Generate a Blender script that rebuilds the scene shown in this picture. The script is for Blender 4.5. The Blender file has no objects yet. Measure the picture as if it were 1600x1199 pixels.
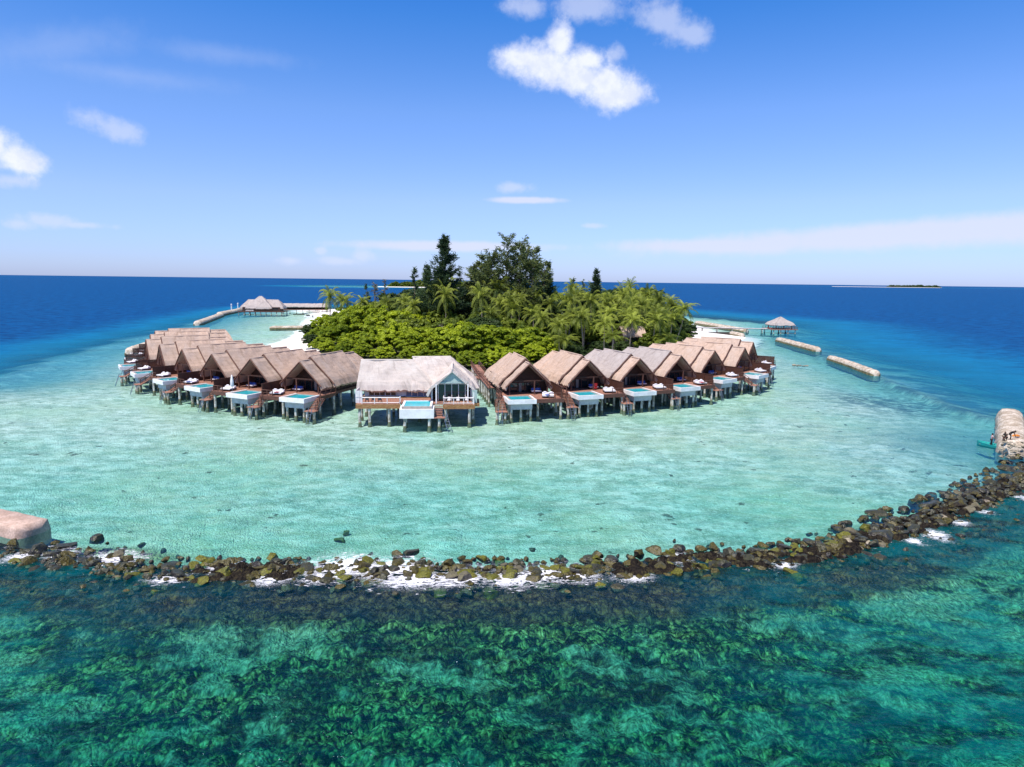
import bpy, bmesh, math, random
import numpy as np
from mathutils import Vector, Matrix, noise as mnoise
S = bpy.context.scene; COL = S.collection
RAD = math.radians
# ------------------------------------------------------------------ camera
F = 1067.; H = 22.; PIT = RAD(8.55); ROL = 0.0119
cd = bpy.data.cameras.new('camera'); cam = bpy.data.objects.new('camera', cd); COL.objects.link(cam)
S.camera = cam
cd.sensor_width = 36; cd.lens = 36*F/1600; cd.clip_start = .5; cd.clip_end = 200000
cam.matrix_world = (Matrix.Translation((0, 0, H)) @ Matrix.Rotation(RAD(90)-PIT, 4, 'X') @ Matrix.Rotation(ROL, 4, 'Z'))
def ray(px, py):
    u = (px-800)/F; v = -(py-599.5)/F
    c, s = math.cos(ROL), math.sin(ROL)
    u, v = u*c-v*s, u*s+v*c
    return u, math.cos(PIT)+v*math.sin(PIT), -math.sin(PIT)+v*math.cos(PIT)
def at(px, py, z=0.):
    dx, dy, dz = ray(px, py); t = (z-H)/dz; return (dx*t, dy*t)
def atY(px, py, Y):
    dx, dy, dz = ray(px, py); t = Y/dy; return (dx*t, H+dz*t)
# ------------------------------------------------------------------ light
SUN = Vector((-0.27, -0.36, 0.89)).normalized()
sl = bpy.data.lights.new('sun', 'SUN'); sl.energy = 5.0; sl.angle = RAD(.5); sl.color = (1, .95, .88)
so = bpy.data.objects.new('sun', sl); COL.objects.link(so)
so.rotation_euler = (-SUN).to_track_quat('-Z', 'Y').to_euler(); so.location = (0, 0, 60)
S.view_settings.view_transform = 'Standard'; S.view_settings.look = 'None'
S.view_settings.exposure = 0.36; S.view_settings.gamma = 1
S.render.engine = 'CYCLES'
S.cycles.transparent_max_bounces = 24; S.cycles.max_bounces = 8; S.cycles.sample_clamp_indirect = 4
S.cycles.sample_clamp_direct = 12
# node helper
class NT:
    def __init__(s, tree): s.t = tree; s.t.nodes.clear()
    def n(s, typ, **kw):
        nd = s.t.nodes.new(typ)
        for k, v in kw.items():
            if k == 'i':
                for a, b in v.items():
                    if hasattr(b, 'is_linked') or isinstance(b, bpy.types.NodeSocket): s.t.links.new(b, nd.inputs[a])
                    else: nd.inputs[a].default_value = b
            else: setattr(nd, k, v)
        return nd
    def math(s, op, a, b=None, c=None, clamp=False):
        i = {0: a}
        if b is not None: i[1] = b
        if c is not None: i[2] = c
        return s.n('ShaderNodeMath', operation=op, use_clamp=clamp, i=i).outputs[0]
    def mix(s, f, a, b, mode='MIX'):
        nd = s.n('ShaderNodeMix', data_type='RGBA', blend_type=mode)
        for k, v in ((0, f), (6, a), (7, b)):
            if isinstance(v, bpy.types.NodeSocket): s.t.links.new(v, nd.inputs[k])
            else: nd.inputs[k].default_value = (tuple(v)+(1,)) if k > 0 and len(v) == 3 else v
        return nd.outputs[2]
    def ramp(s, f, stops, interp='LINEAR'):
        nd = s.n('ShaderNodeValToRGB'); nd.color_ramp.interpolation = interp
        el = nd.color_ramp.elements
        while len(el) < len(stops): el.new(.5)
        for e, (p, c) in zip(el, stops):
            e.position = p; e.color = (tuple(c)+(1,)) if hasattr(c, '__len__') else (c, c, c, 1)
        s.t.links.new(f, nd.inputs[0]); return nd.outputs[0]
    def noise(s, vec, scale, detail=4, rough=.55, dist=0):
        nd = s.n('ShaderNodeTexNoise', i={'Scale': scale, 'Detail': detail, 'Roughness': rough, 'Distortion': dist})
        s.t.links.new(vec, nd.inputs['Vector']); return nd.outputs[0]
    def smooth(s, v, a, b):
        return s.n('ShaderNodeMapRange', interpolation_type='SMOOTHSTEP', i={'Value': v, 'From Min': a, 'From Max': b}).outputs[0]
    def mapping(s, vec, sc=(1, 1, 1), rot=(0, 0, 0)):
        nd = s.n('ShaderNodeMapping'); nd.inputs['Scale'].default_value = sc; nd.inputs['Rotation'].default_value = rot
        s.t.links.new(vec, nd.inputs['Vector']); return nd.outputs[0]
    def link(s, a, b): s.t.links.new(a, b)
# ------------------------------------------------------------------ sky
W = bpy.data.worlds.new('World'); S.world = W; W.use_nodes = True
t = NT(W.node_tree)
sky = t.n('ShaderNodeTexSky', sky_type='NISHITA', sun_disc=False, sun_elevation=math.asin(SUN.z),
          sun_rotation=math.atan2(SUN.x, SUN.y), altitude=0, air_density=1.0, dust_density=.3, ozone_density=2.5)
tc = t.n('ShaderNodeTexCoord').outputs['Generated']
sp = t.n('ShaderNodeSeparateXYZ', i={0: tc})
az = t.math('ARCTAN2', sp.outputs[0], sp.outputs[1]); el = t.math('ARCSINE', sp.outputs[2])
eln = t.math('DIVIDE', el, 0.9, clamp=True)
tint = t.ramp(eln, [(0, (.72, .90, 1.72)), (.05, (.80, .97, 1.64)), (.12, (.95, 1.05, 1.64)), (.25, (.82, 1.08, 1.62)),
                    (.38, (.38, .94, 1.66)), (.50, (.09, .74, 1.74)), (.62, (.08, .5, 1.2)), (1, (.10, .34, .72))])
skc = t.mix(1., sky.outputs[0], tint, 'MULTIPLY')
n1 = t.noise(tc, 22, 6, .62); n2 = t.noise(tc, 60, 5, .6)
nz = t.math('ADD', t.math('MULTIPLY', t.math('SUBTRACT', n1, .5), 2.0), t.math('MULTIPLY', t.math('SUBTRACT', n2, .5), 1.1))
def azel(px, py):
    d = Vector(ray(px, py)).normalized(); return math.atan2(d.x, d.y), math.asin(d.z)
def blob(px, py, rx, ry, ang=0):
    a0, e0 = azel(px, py); rx /= F; ry /= F
    da = t.math('SUBTRACT', az, a0); de = t.math('SUBTRACT', el, e0)
    c, s_ = math.cos(ang), math.sin(ang)
    u = t.math('DIVIDE', t.math('ADD', t.math('MULTIPLY', da, c), t.math('MULTIPLY', de, s_)), rx)
    v = t.math('DIVIDE', t.math('SUBTRACT', t.math('MULTIPLY', de, c), t.math('MULTIPLY', da, s_)), ry)
    r = t.math('SQRT', t.math('ADD', t.math('MULTIPLY', u, u), t.math('MULTIPLY', v, v)))
    return t.math('SUBTRACT', 1., r)
def clouds(bl, gain, soft, amt, amp=.55):
    m = blob(*bl[0])
    for b in bl[1:]: m = t.math('SMOOTH_MAX', m, blob(*b), .25)
    m = t.math('ADD', m, t.math('MULTIPLY', nz, amp))
    return t.math('MULTIPLY', t.smooth(m, gain, gain+soft), amt)
c1 = clouds([(815, 94, 48, 27), (855, 105, 66, 36, -.3), (874, 62, 24, 32), (900, 116, 72, 38, -.4), (950, 135, 60, 38, -.3), (975, 150, 44, 26), (918, 95, 38, 24),
             (22, 247, 44, 24, -.3), (-10, 232, 42, 26), (32, 260, 32, 11)], -.06, .8, .95, .62)
c4 = clouds([(350, 85, 120, 14), (200, 118, 150, 14), (90, 70, 110, 24, .3)], -.3, 1.6, .16, .6)
c2 = clouds([(925, 12, 78, 24), (1030, 28, 74, 28, -.45), (1075, 52, 34, 20), (822, 12, 45, 18), (960, 88, 22, 16), (172, 198, 46, 18, -.3),
             (20, 283, 36, 12), (75, 345, 48, 11), (32, 350, 26, 9), (130, 352, 40, 6), (565, 400, 22, 12), (500, 392, 12, 7), (530, 408, 40, 8), (805, 293, 34, 10), (455, 408, 26, 8), (925, 353, 24, 5)], -.1, .95, .55, .85)
c3 = clouds([(1400, 367, 400, 22, .055), (1650, 352, 320, 26, .05), (1120, 385, 200, 14), (820, 313, 70, 6), (700, 385, 200, 10)], -.1, .75, .85, .3)
whi = t.n('ShaderNodeRGB'); whi.outputs[0].default_value = (7.6, 8.0, 9.6, 1)
lav = t.n('ShaderNodeRGB'); lav.outputs[0].default_value = (6.4, 7.0, 9.0, 1)
lv2 = t.n('ShaderNodeRGB'); lv2.outputs[0].default_value = (6.6, 7.0, 8.8, 1)
skc = t.mix(c4, skc, lav.outputs[0]); skc = t.mix(c3, skc, lv2.outputs[0]); skc = t.mix(c2, skc, lav.outputs[0]); cb = t.mix(t.smooth(t.noise(tc, 34, 5, .6), .35, .62), (7.0, 7.5, 9.4), (8.4, 8.7, 9.9)); skc = t.mix(c1, skc, cb)
bg = t.n('ShaderNodeBackground', i={'Color': skc, 'Strength': .089})
t.link(bg.outputs[0], t.n('ShaderNodeOutputWorld').inputs[0])
# ------------------------------------------------------------------ materials
MATS = {}
def pm(name, c1, c2=None, rough=.8, scale=3., stretch=(1, 1, 1), bump=.3, bscale=None, coord='Object', detail=5, fine=0., spec=.3, lo=.35, hi=.65, metal=0):
    m = bpy.data.materials.new(name); m.use_nodes = True; t = NT(m.node_tree)
    co = t.n('ShaderNodeTexCoord').outputs[coord] if coord in ('Object', 'Generated') else t.n('ShaderNodeAttribute', attribute_name=coord).outputs['Vector']
    v = t.mapping(co, stretch)
    nf = t.noise(v, scale, detail)
    col = t.mix(t.smooth(nf, lo, hi), c1, c2 or tuple(x*.6 for x in c1))
    if fine:
        nf2 = t.noise(v, scale*7, 3)
        col = t.mix(t.smooth(nf2, .3, .7), col, t.mix(fine, col, (.02, .015, .01)), 'MIX')
    p = t.n('ShaderNodeBsdfPrincipled', i={'Base Color': col, 'Roughness': rough, 'Specular IOR Level': spec, 'Metallic': metal})
    if bump:
        b = t.n('ShaderNodeBump', i={'Strength': bump, 'Distance': .05, 'Height': t.noise(v, bscale or scale*3, 4)})
        t.link(b.outputs[0], p.inputs['Normal'])
    t.link(p.outputs[0], t.n('ShaderNodeOutputMaterial').inputs[0])
    MATS[name] = m; return m
def thatch_mat(name, a, b, c):
    m = bpy.data.materials.new(name); m.use_nodes = True; t = NT(m.node_tree)
    co = t.n('ShaderNodeAttribute', attribute_name='tc').outputs['Vector']; orr = t.n('ShaderNodeObjectInfo').outputs['Random']
    ob = t.n('ShaderNodeTexCoord').outputs['Object']
    st = t.noise(t.mapping(co, (9, .7, 1)), 1.3, 6, .7)
    rows = t.noise(t.mapping(co, (.5, 2.6, 1)), 1.0, 3)
    big = t.noise(ob, .45, 4)
    fine = t.noise(t.mapping(co, (26, 3.5, 1)), 1.6, 3)
    col = t.mix(t.smooth(st, .3, .7), a, b)
    col = t.mix(t.math('MULTIPLY', t.smooth(big, .42, .7), .55), col, c)
    col = t.mix(t.math('MULTIPLY', t.smooth(rows, .48, .66), .30), col, tuple(x*.7 for x in b))
    col = t.mix(t.math('MULTIPLY', t.smooth(fine, .55, .75), .6), col, tuple(x*.35 for x in b))
    col = t.mix(t.math('MULTIPLY', orr, .38), col, tuple(x*.62 for x in c))
    col = t.mix(t.math('MULTIPLY', t.smooth(t.noise(t.mapping(co, (.8, .25, 1)), 1.1, 4, .6), .52, .70), .5), col, tuple(x*.6 for x in b))
    p = t.n('ShaderNodeBsdfPrincipled', i={'Base Color': col, 'Roughness': .95, 'Specular IOR Level': .1})
    hgt = t.math('ADD', fine, st)
    bp = t.n('ShaderNodeBump', i={'Strength': .9, 'Distance': .07, 'Height': hgt})
    t.link(bp.outputs[0], p.inputs['Normal']); t.link(p.outputs[0], t.n('ShaderNodeOutputMaterial').inputs[0])
    MATS[name] = m; return m
def leaf_mat(name, c_lo, c_hi, trans=.35, scale=.35):
    m = bpy.data.materials.new(name); m.use_nodes = True; t = NT(m.node_tree)
    a = t.n('ShaderNodeAttribute', attribute_name='rnd').outputs['Fac']
    ob = t.n('ShaderNodeObjectInfo')
    co = t.n('ShaderNodeNewGeometry').outputs['Position']
    big = t.noise(co, scale, 3)
    f = t.math('ADD', t.math('MULTIPLY', a, .55), t.math('MULTIPLY', t.smooth(big, .3, .7), .3))
    f = t.math('ADD', f, t.math('MULTIPLY', t.math('SUBTRACT', ob.outputs['Random'], .35), .5), clamp=True)
    col = t.mix(f, c_lo, c_hi)
    d = t.n('ShaderNodeBsdfPrincipled', i={'Base Color': col, 'Roughness': .55, 'Specular IOR Level': .25})
    tr = t.n('ShaderNodeBsdfTranslucent', i={'Color': t.mix(.5, col, tuple(min(1, x*1.6) for x in c_hi))})
    mx = t.n('ShaderNodeMixShader', i={0: trans, 1: d.outputs[0], 2: tr.outputs[0]})
    t.link(mx.outputs[0], t.n('ShaderNodeOutputMaterial').inputs[0]); MATS[name] = m; return m
thatch_mat('thatch_tan', (.67, .485, .385), (.40, .275, .20), (.55, .44, .38))
thatch_mat('thatch_grey', (.52, .45, .42), (.34, .28, .26), (.54, .48, .45))
thatch_mat('thatch_pale', (.70, .61, .56), (.50, .41, .36), (.72, .66, .61))
pm('thatch_under', (.05, .035, .02), (.09, .06, .03), stretch=(1, 6, 1))
pm('dark_wood', (.050, .022, .016), (.085, .036, .026), scale=2, stretch=(1, 1, 6), rough=.6, fine=.5)
pm('fence_wood', (.115, .045, .030), (.07, .028, .02), scale=1.5, stretch=(6, 6, .6), rough=.6, fine=.5, bump=.6)
pm('deck_wood', (.46, .235, .17), (.33, .155, .11), scale=2.2, stretch=(6, .6, 1), rough=.65, fine=.35, bump=.5)
pm('fascia_wood', (.17, .080, .058), (.11, .048, .036), scale=1.5, stretch=(1, 1, 5), rough=.7, fine=.4)
pm('ochre_wood', (.46, .25, .11), (.30, .14, .05), scale=2.2, stretch=(1, 1, 5), rough=.7, fine=.4, lo=.4, hi=.6)
pm('white_plaster', (.80, .79, .80), (.68, .67, .67), scale=1.2, rough=.6, bump=.1)
pm('shaded_plaster', (.50, .50, .52), (.40, .40, .42), scale=1.2, rough=.7, bump=.1)  # pool plaster greyed so the base below the lip reads as shaded
pm('white_paint', (.78, .74, .74), (.64, .60, .60), scale=2, rough=.5, bump=.1)
pm('pool_rim', (.42, .36, .32), (.32, .27, .24), scale=3, rough=.5)
pm('concrete_post', (.58, .56, .52), (.26, .23, .18), scale=1.3, rough=.85, bump=.5, lo=.4, hi=.62)
pm('post_foot', (.22, .19, .11), (.12, .11, .06), scale=2.5, rough=.8)
pm('glass_dark', (.012, .018, .022), (.02, .028, .032), rough=.06, bump=0, spec=.6)
pm('glass_reflection', (.03, .17, .36), (.02, .06, .13), rough=.1, bump=0, spec=.7, scale=.8)  # blue reflections in the panes painted as base colour
pm('curtain', (.33, .30, .27), (.2, .17, .15), stretch=(6, 6, .3), scale=2)
pm('gable_green', (.40, .50, .47), (.33, .43, .40), rough=.4, bump=.05)
pm('fabric_white', (.80, .78, .79), (.66, .62, .66), rough=.9, scale=4, bump=.4)
pm('fabric_red', (.45, .03, .03), (.3, .02, .02), rough=.9)
pm('fabric_blue', (.06, .12, .42), (.04, .08, .3), rough=.9)
pm('cushion_dark', (.04, .04, .055), (.07, .06, .07), rough=.9)
pm('metal', (.4, .4, .42), rough=.35, metal=.8)
pm('boat_turquoise', (.02, .38, .34), (.03, .3, .28), rough=.4, bump=.05)
pm('boat_white', (.8, .8, .8), (.7, .7, .7), rough=.35, bump=.05)
pm('boat_inside', (.50, .46, .33), (.36, .33, .25), rough=.7)
pm('dark_hull', (.04, .035, .035), (.07, .06, .05), rough=.6)
pm('skin', (.22, .11, .07), (.19, .09, .06), rough=.6, bump=.05)
pm('hair', (.012, .01, .01), rough=.7)
pm('cloth_black', (.015, .015, .018), (.03, .03, .03), rough=.9)
pm('cloth_pink', (.62, .42, .42), (.5, .33, .33), rough=.9)
pm('bark', (.19, .15, .11), (.11, .08, .06), scale=2, stretch=(1, 1, 4), rough=.9, bump=.6)
pm('palm_bark', (.30, .25, .20), (.20, .16, .12), scale=1, stretch=(.3, .3, 9), rough=.9, bump=.7)
pm('sand', (.86, .80, .74), (.80, .73, .66), scale=.4, rough=.95, bump=.2, fine=.06)
pm('geobag', (.70, .60, .50), (.44, .35, .26), scale=.7, rough=.9, bump=.9, fine=.45, lo=.4, hi=.6, bscale=2.5)
pm('geobag_pink', (.62, .45, .37), (.48, .33, .26), scale=.8, rough=.9, bump=.8, fine=.3, bscale=4)
pm('geobag_stain', (.20, .16, .08), (.10, .09, .045), scale=1.2, rough=.85, bump=.8)
pm('orange_net', (.75, .25, .04), (.6, .18, .03), rough=.8)
pm('terracotta', (.42, .24, .17), (.33, .18, .13), rough=.9)
leaf_mat('leaf_bright', (.050, .105, .006), (.43, .50, .022), .34)
leaf_mat('leaf_mid', (.045, .085, .010), (.24, .285, .030), .3)
leaf_mat('leaf_dark', (.018, .042, .012), (.06, .095, .022), .25)
leaf_mat('leaf_grey', (.10, .10, .065), (.20, .19, .13), .2)
leaf_mat('palm_leaf', (.016, .042, .007), (.36, .41, .055), .28, .25)
leaf_mat('needle', (.018, .045, .024), (.085, .13, .045), .2, .3)
leaf_mat('needle_olive', (.045, .082, .026), (.22, .25, .08), .25, .3)
def rock_mat(name, base, alt, moss, mossamt, wet=.35):
    m = bpy.data.materials.new(name); m.use_nodes = True; t = NT(m.node_tree)
    g = t.n('ShaderNodeNewGeometry'); P = g.outputs['Position']
    nrm = t.n('ShaderNodeSeparateXYZ', i={0: g.outputs['Normal']}).outputs[2]
    a = t.noise(P, 2.2, 6, .65); b = t.noise(P, .9, 4); c = t.noise(P, 9, 4)
    col = t.mix(t.smooth(a, .35, .65), base, alt)
    mf = t.math('MULTIPLY', t.smooth(t.math('ADD', t.math('MULTIPLY', nrm, .35), b), .62-mossamt*.3, .8-mossamt*.2), mossamt)
    col = t.mix(mf, col, t.mix(t.smooth(c, .35, .65), moss, tuple(x*.4 for x in moss)))
    p = t.n('ShaderNodeBsdfPrincipled', i={'Base Color': col, 'Roughness': wet, 'Specular IOR Level': .4})
    bp = t.n('ShaderNodeBump', i={'Strength': .9, 'Distance': .12, 'Height': t.math('ADD', a, t.math('MULTIPLY', c, .4))})
    t.link(bp.outputs[0], p.inputs['Normal']); t.link(p.outputs[0], t.n('ShaderNodeOutputMaterial').inputs[0]); MATS[name] = m
rock_mat('rock_dark', (.016, .014, .014), (.042, .034, .029), (.12, .13, .015), .25)
rock_mat('rock_brown', (.055, .036, .024), (.020, .015, .012), (.13, .11, .010), .6)
rock_mat('rock_mossy', (.055, .043, .018), (.022, .019, .010), (.17, .165, .010), .85, .45)
rock_mat('rock_grey', (.15, .125, .10), (.06, .05, .042), (.2, .18, .06), .4, .6)
rock_mat('rock_pale', (.42, .36, .29), (.26, .21, .17), (.3, .27, .1), .3, .8)
# ------------------------------------------------------------------ mesh builder
def tag(o, label=None, cat=None, group=None, kind=None):
    if label: o['label'] = label
    if cat: o['category'] = cat
    if group: o['group'] = group
    if kind: o['kind'] = kind
    return o
def empty(name, loc, rz=0., label=None, cat=None, group=None):
    o = bpy.data.objects.new(name, None); COL.objects.link(o); o.location = loc; o.rotation_euler = (0, 0, rz)
    o.empty_display_size = .5
    return tag(o, label, cat, group)
def copy_tree(o, parent=None):
    c = o.copy(); COL.objects.link(c)
    if parent is not None: c.parent = parent
    for ch in list(o.children): copy_tree(ch, c)
    return c
def newobj(name, me, parent=None, loc=None):
    o = bpy.data.objects.new(name, me); COL.objects.link(o)
    if parent is not None: o.parent = parent
    if loc is not None: o.location = loc
    return o
class MB:
    def __init__(s): s.v = []; s.f = []; s.tc = []; s.rnd = []
    def add(s, vs, fs, tc=None, rnd=None):
        k = len(s.v); s.v += [tuple(v) for v in vs]; s.f += [tuple(i+k for i in f) for f in fs]
        if tc is not None: s.tc += list(tc)
        elif s.tc: s.tc += [(0, 0, 0)]*len(vs)
        if rnd is not None: s.rnd += list(rnd)
        return s
    def box(s, x0, x1, y0, y1, z0, z1, M=None):
        if x0 > x1: x0, x1 = x1, x0
        vs = [Vector((x, y, z)) for z in (z0, z1) for y in (y0, y1) for x in (x0, x1)]
        if M is not None: vs = [M @ v for v in vs]
        return s.add(vs, [(0, 2, 3, 1), (4, 5, 7, 6), (0, 1, 5, 4), (2, 6, 7, 3), (0, 4, 6, 2), (1, 3, 7, 5)])
    def bar(s, a, b, r, n=6, r2=None, cap=True):
        a = Vector(a); b = Vector(b); d = (b-a).normalized(); r2 = r if r2 is None else r2
        u = d.orthogonal().normalized(); w = d.cross(u)
        if n == 4: u, w = (u+w).normalized(), (u-w).normalized(); 
        vs = []
        for p, q in ((a, r), (b, r2)):
            for i in range(n):
                an = 2*math.pi*i/n; vs.append(p+(u*math.cos(an)+w*math.sin(an))*q)
        fs = [(i, (i+1) % n, n+(i+1) % n, n+i) for i in range(n)]
        if cap: fs += [tuple(range(n))[::-1], tuple(range(n, 2*n))]
        return s.add(vs, fs)
    def tube(s, pts, rs, n=7):
        vs = []; fs = []
        for k, p in enumerate(pts):
            p = Vector(p); d = (Vector(pts[min(k+1, len(pts)-1)])-Vector(pts[max(k-1, 0)])).normalized()
            u = d.cross(Vector((0.3, 1, 0.1))).normalized(); w = d.cross(u)
            for i in range(n):
                an = 2*math.pi*i/n; vs.append(p+(u*math.cos(an)+w*math.sin(an))*rs[k])
        for k in range(len(pts)-1):
            for i in range(n): fs.append((k*n+i, k*n+(i+1) % n, (k+1)*n+(i+1) % n, (k+1)*n+i))
        fs += [tuple(range(n))[::-1], tuple(range((len(pts)-1)*n, len(pts)*n))]
        return s.add(vs, fs)
    def build(s, name, mat, parent=None, smooth=False, recalc=True, loc=None):
        me = bpy.data.meshes.new(name); me.from_pydata(s.v, [], s.f)
        if s.tc and len(s.tc) == len(s.v):
            a = me.attributes.new('tc', 'FLOAT_VECTOR', 'POINT'); a.data.foreach_set('vector', np.array(s.tc, dtype='f').ravel())
        if s.rnd:
            a = me.attributes.new('rnd', 'FLOAT', 'POINT'); a.data.foreach_set('value', np.array(s.rnd, dtype='f'))
        for m in (mat if isinstance(mat, (list, tuple)) else [mat]): me.materials.append(MATS[m] if isinstance(m, str) else m)
        if recalc:
            bm = bmesh.new(); bm.from_mesh(me); bmesh.ops.recalc_face_normals(bm, faces=bm.faces); bm.to_mesh(me); bm.free()
        if smooth: me.polygons.foreach_set('use_smooth', [True]*len(me.polygons))
        return newobj(name, me, parent, loc)
rng = random.Random(7)
# ------------------------------------------------------------------ numpy noise
def _h(ix, iy, k):
    n = (ix.astype(np.int64)*374761393+iy.astype(np.int64)*668265263+k*974711) & 0xffffffff
    n = ((n ^ (n >> 13))*1274126177) & 0xffffffff
    n = ((n ^ (n >> 16))*2246822519) & 0xffffffff
    return ((n ^ (n >> 15)) & 0xffffff)/float(0xffffff)
def vn(x, y, k=0):
    ix = np.floor(x); iy = np.floor(y); fx = x-ix; fy = y-iy
    fx = fx*fx*(3-2*fx); fy = fy*fy*(3-2*fy)
    a = _h(ix, iy, k); b = _h(ix+1, iy, k); c = _h(ix, iy+1, k); d = _h(ix+1, iy+1, k)
    return (a*(1-fx)+b*fx)*(1-fy)+(c*(1-fx)+d*fx)*fy
def fbm(x, y, o=4, k=0):
    r = 0; a = .5; tot = 0
    for i in range(o): r = r+a*vn(x*2**i, y*2**i, k+i*17); tot += a; a *= .5
    return r/tot
def heads(x, y, k=0):       # rounded lumps on a jittered lattice
    ix = np.floor(x); iy = np.floor(y); best = np.zeros_like(x)
    for dx in (-1, 0, 1):
        for dy in (-1, 0, 1):
            cx = ix+dx; cy = iy+dy
            px = cx+.15+.7*_h(cx, cy, k+1); py = cy+.15+.7*_h(cx, cy, k+2); r = .35+.5*_h(cx, cy, k+3)
            q = 1-((x-px)**2+(y-py)**2)/(r*r)
            best = np.maximum(best, np.sqrt(np.clip(q, 0, 1))*r)
    return best
def sstep(v, a, b):
    q = np.clip((v-a)/(b-a), 0, 1); return q*q*(3-2*q)
def segdist(x, y, pts):
    best = np.full(x.shape, 1e9)
    for (ax, ay), (bx, by) in zip(pts[:-1], pts[1:]):
        dx, dy = bx-ax, by-ay; q = np.clip(((x-ax)*dx+(y-ay)*dy)/(dx*dx+dy*dy), 0, 1)
        best = np.minimum(best, np.hypot(x-ax-q*dx, y-ay-q*dy))
    return best
def inside(x, y, poly):
    r = np.zeros(x.shape, bool)
    for (ax, ay), (bx, by) in zip(poly, poly[1:]+poly[:1]):
        c = ((ay > y) != (by > y)) & (x < (bx-ax)*(y-ay)/(by-ay+1e-12)+ax); r ^= c
    return r
WALL = [(-118, 118), (-95, 88), (-70, 68)]+[at(*p) for p in [(0, 862), (100, 872), (200, 888), (300, 897), (400, 893), (500, 893), (600, 893), (700, 893), (800, 895), (900, 892), (1000, 888), (1100, 875), (1200, 875), (1300, 861), (1400, 830), (1500, 794), (1600, 748), (1650, 722)]]
REST = [(76, 98), (82, 112), (84, 130), (87, 150), at(1375, 588), at(1295, 556), at(1215, 529), (124, 312), (150, 400), (90, 560), (-60, 600), (-185, 520), (-179, 450), (-165, 388), (-152, 331), (-135, 240), (-122, 182), (-111, 146)]
LAG = WALL+REST
ISL = [at(*p) for p in [(500, 590), (452, 562), (425, 545), (478, 525), (488, 512), (492, 500), (500, 490)]]+[(-150, 480), (-60, 500), (20, 470), (95, 380)]+[at(*p) for p in [(1112, 520), (1165, 527), (1140, 545), (1060, 552), (960, 572), (860, 588), (740, 598), (620, 596)]]
def sdL(x, y):
    d = segdist(x, y, LAG+LAG[:1]); return np.where(inside(x, y, LAG), -d, d)
def fields(x, y):
    sd = sdL(x, y); dw = segdist(x, y, WALL[2:]); dr = segdist(x, y, [WALL[-1]]+REST)
    out = sd > 0
    fore = sstep(-(y-np.abs(x)*.45), -85., -62.)     # the reef side towards the viewer
    warp = fbm(x/14, y/14, 3, 5)*10-5
    far = out*(1-fore)
    deep = sstep(sd+warp*1.3, 4., 48+48*sstep(x, 20., 80.))
    blueR = sstep(x, 60, 82)*sstep(-y, -150, -118)*(1-fore)
    depth = .78+.75*sstep(-y, -96, -60)+.25*(fbm(x/11, y/11, 3, 9)-.5)*2
    depth = depth+np.where(out, 0, sstep(-dr, -22, 0)*1.0)
    depth = depth+far*(sstep(sd, 0, 8)*1.2+deep*14)
    fs = np.where(out, sd, 0)
    depth = depth+fore*out*(-.8+sstep(fs, 2, 12)*1.4+sstep(fs, 8, 30)*1.3)
    # far shoals
    for (cx, cy, rx, ry) in ((-400, 2150, 340, 420), (-150, 2150, 300, 330), (-8600, 9500, 1500, 900), (5000, 8000, 1700, 450)):
        q = np.hypot((x-cx)/rx, (y-cy)/ry)+.15*(fbm(x/rx*3, y/ry*3, 3, 3)-.5)
        k = sstep(-q, -1.05, -.85); depth = depth*(1-k)+1.4*k; deep = deep*(1-k)
    deep = deep*(1-fore)
    # deeper blue pocket off the sandbag wall on the right
    pk = sstep(-np.hypot((x-66)/17, (y-96)/14), -1.1, -.2)*(sd < 0)
    edgeb = (sstep(-dr, -46, 0)**1.2*(1.25-.65*sstep(x, 10., 50.)))*(sd < 0)
    return dict(edgeb=edgeb, sd=sd, dw=dw, fore=fore*out, deep=np.clip(deep*far+0*x, 0, 1), depth=depth, out=out, pk=pk, far=far)
def axis(lo, hi, step, far, g):
    a = list(np.arange(lo, hi+1e-6, step)); s = step; v = hi
    while v < far: s *= g; v += s; a.append(v)
    return a
def grid_mesh(name, xs, ys, zf):
    X, Y = np.meshgrid(np.array(xs, float), np.array(ys, float)); Z = zf(X, Y)
    nx, ny = len(xs), len(ys)
    co = np.stack([X, Y, Z], -1).reshape(-1, 3)
    i = np.arange(nx*ny).reshape(ny, nx)
    q = np.stack([i[:-1, :-1], i[:-1, 1:], i[1:, 1:], i[1:, :-1]], -1).reshape(-1, 4)
    me = bpy.data.meshes.new(name); me.vertices.add(len(co)); me.vertices.foreach_set('co', co.ravel().astype('f'))
    me.loops.add(q.size); me.loops.foreach_set('vertex_index', q.ravel().astype('i'))
    me.polygons.add(len(q)); me.polygons.foreach_set('loop_start', np.arange(0, q.size, 4, dtype='i'))
    me.update(calc_edges=True); me.polygons.foreach_set('use_smooth', np.ones(len(q), bool))
    return me, X, Y
def fattr(me, name, arr):
    a = me.attributes.new(name, 'FLOAT', 'POINT'); a.data.foreach_set('value', np.asarray(arr, dtype='f').ravel())
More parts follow.
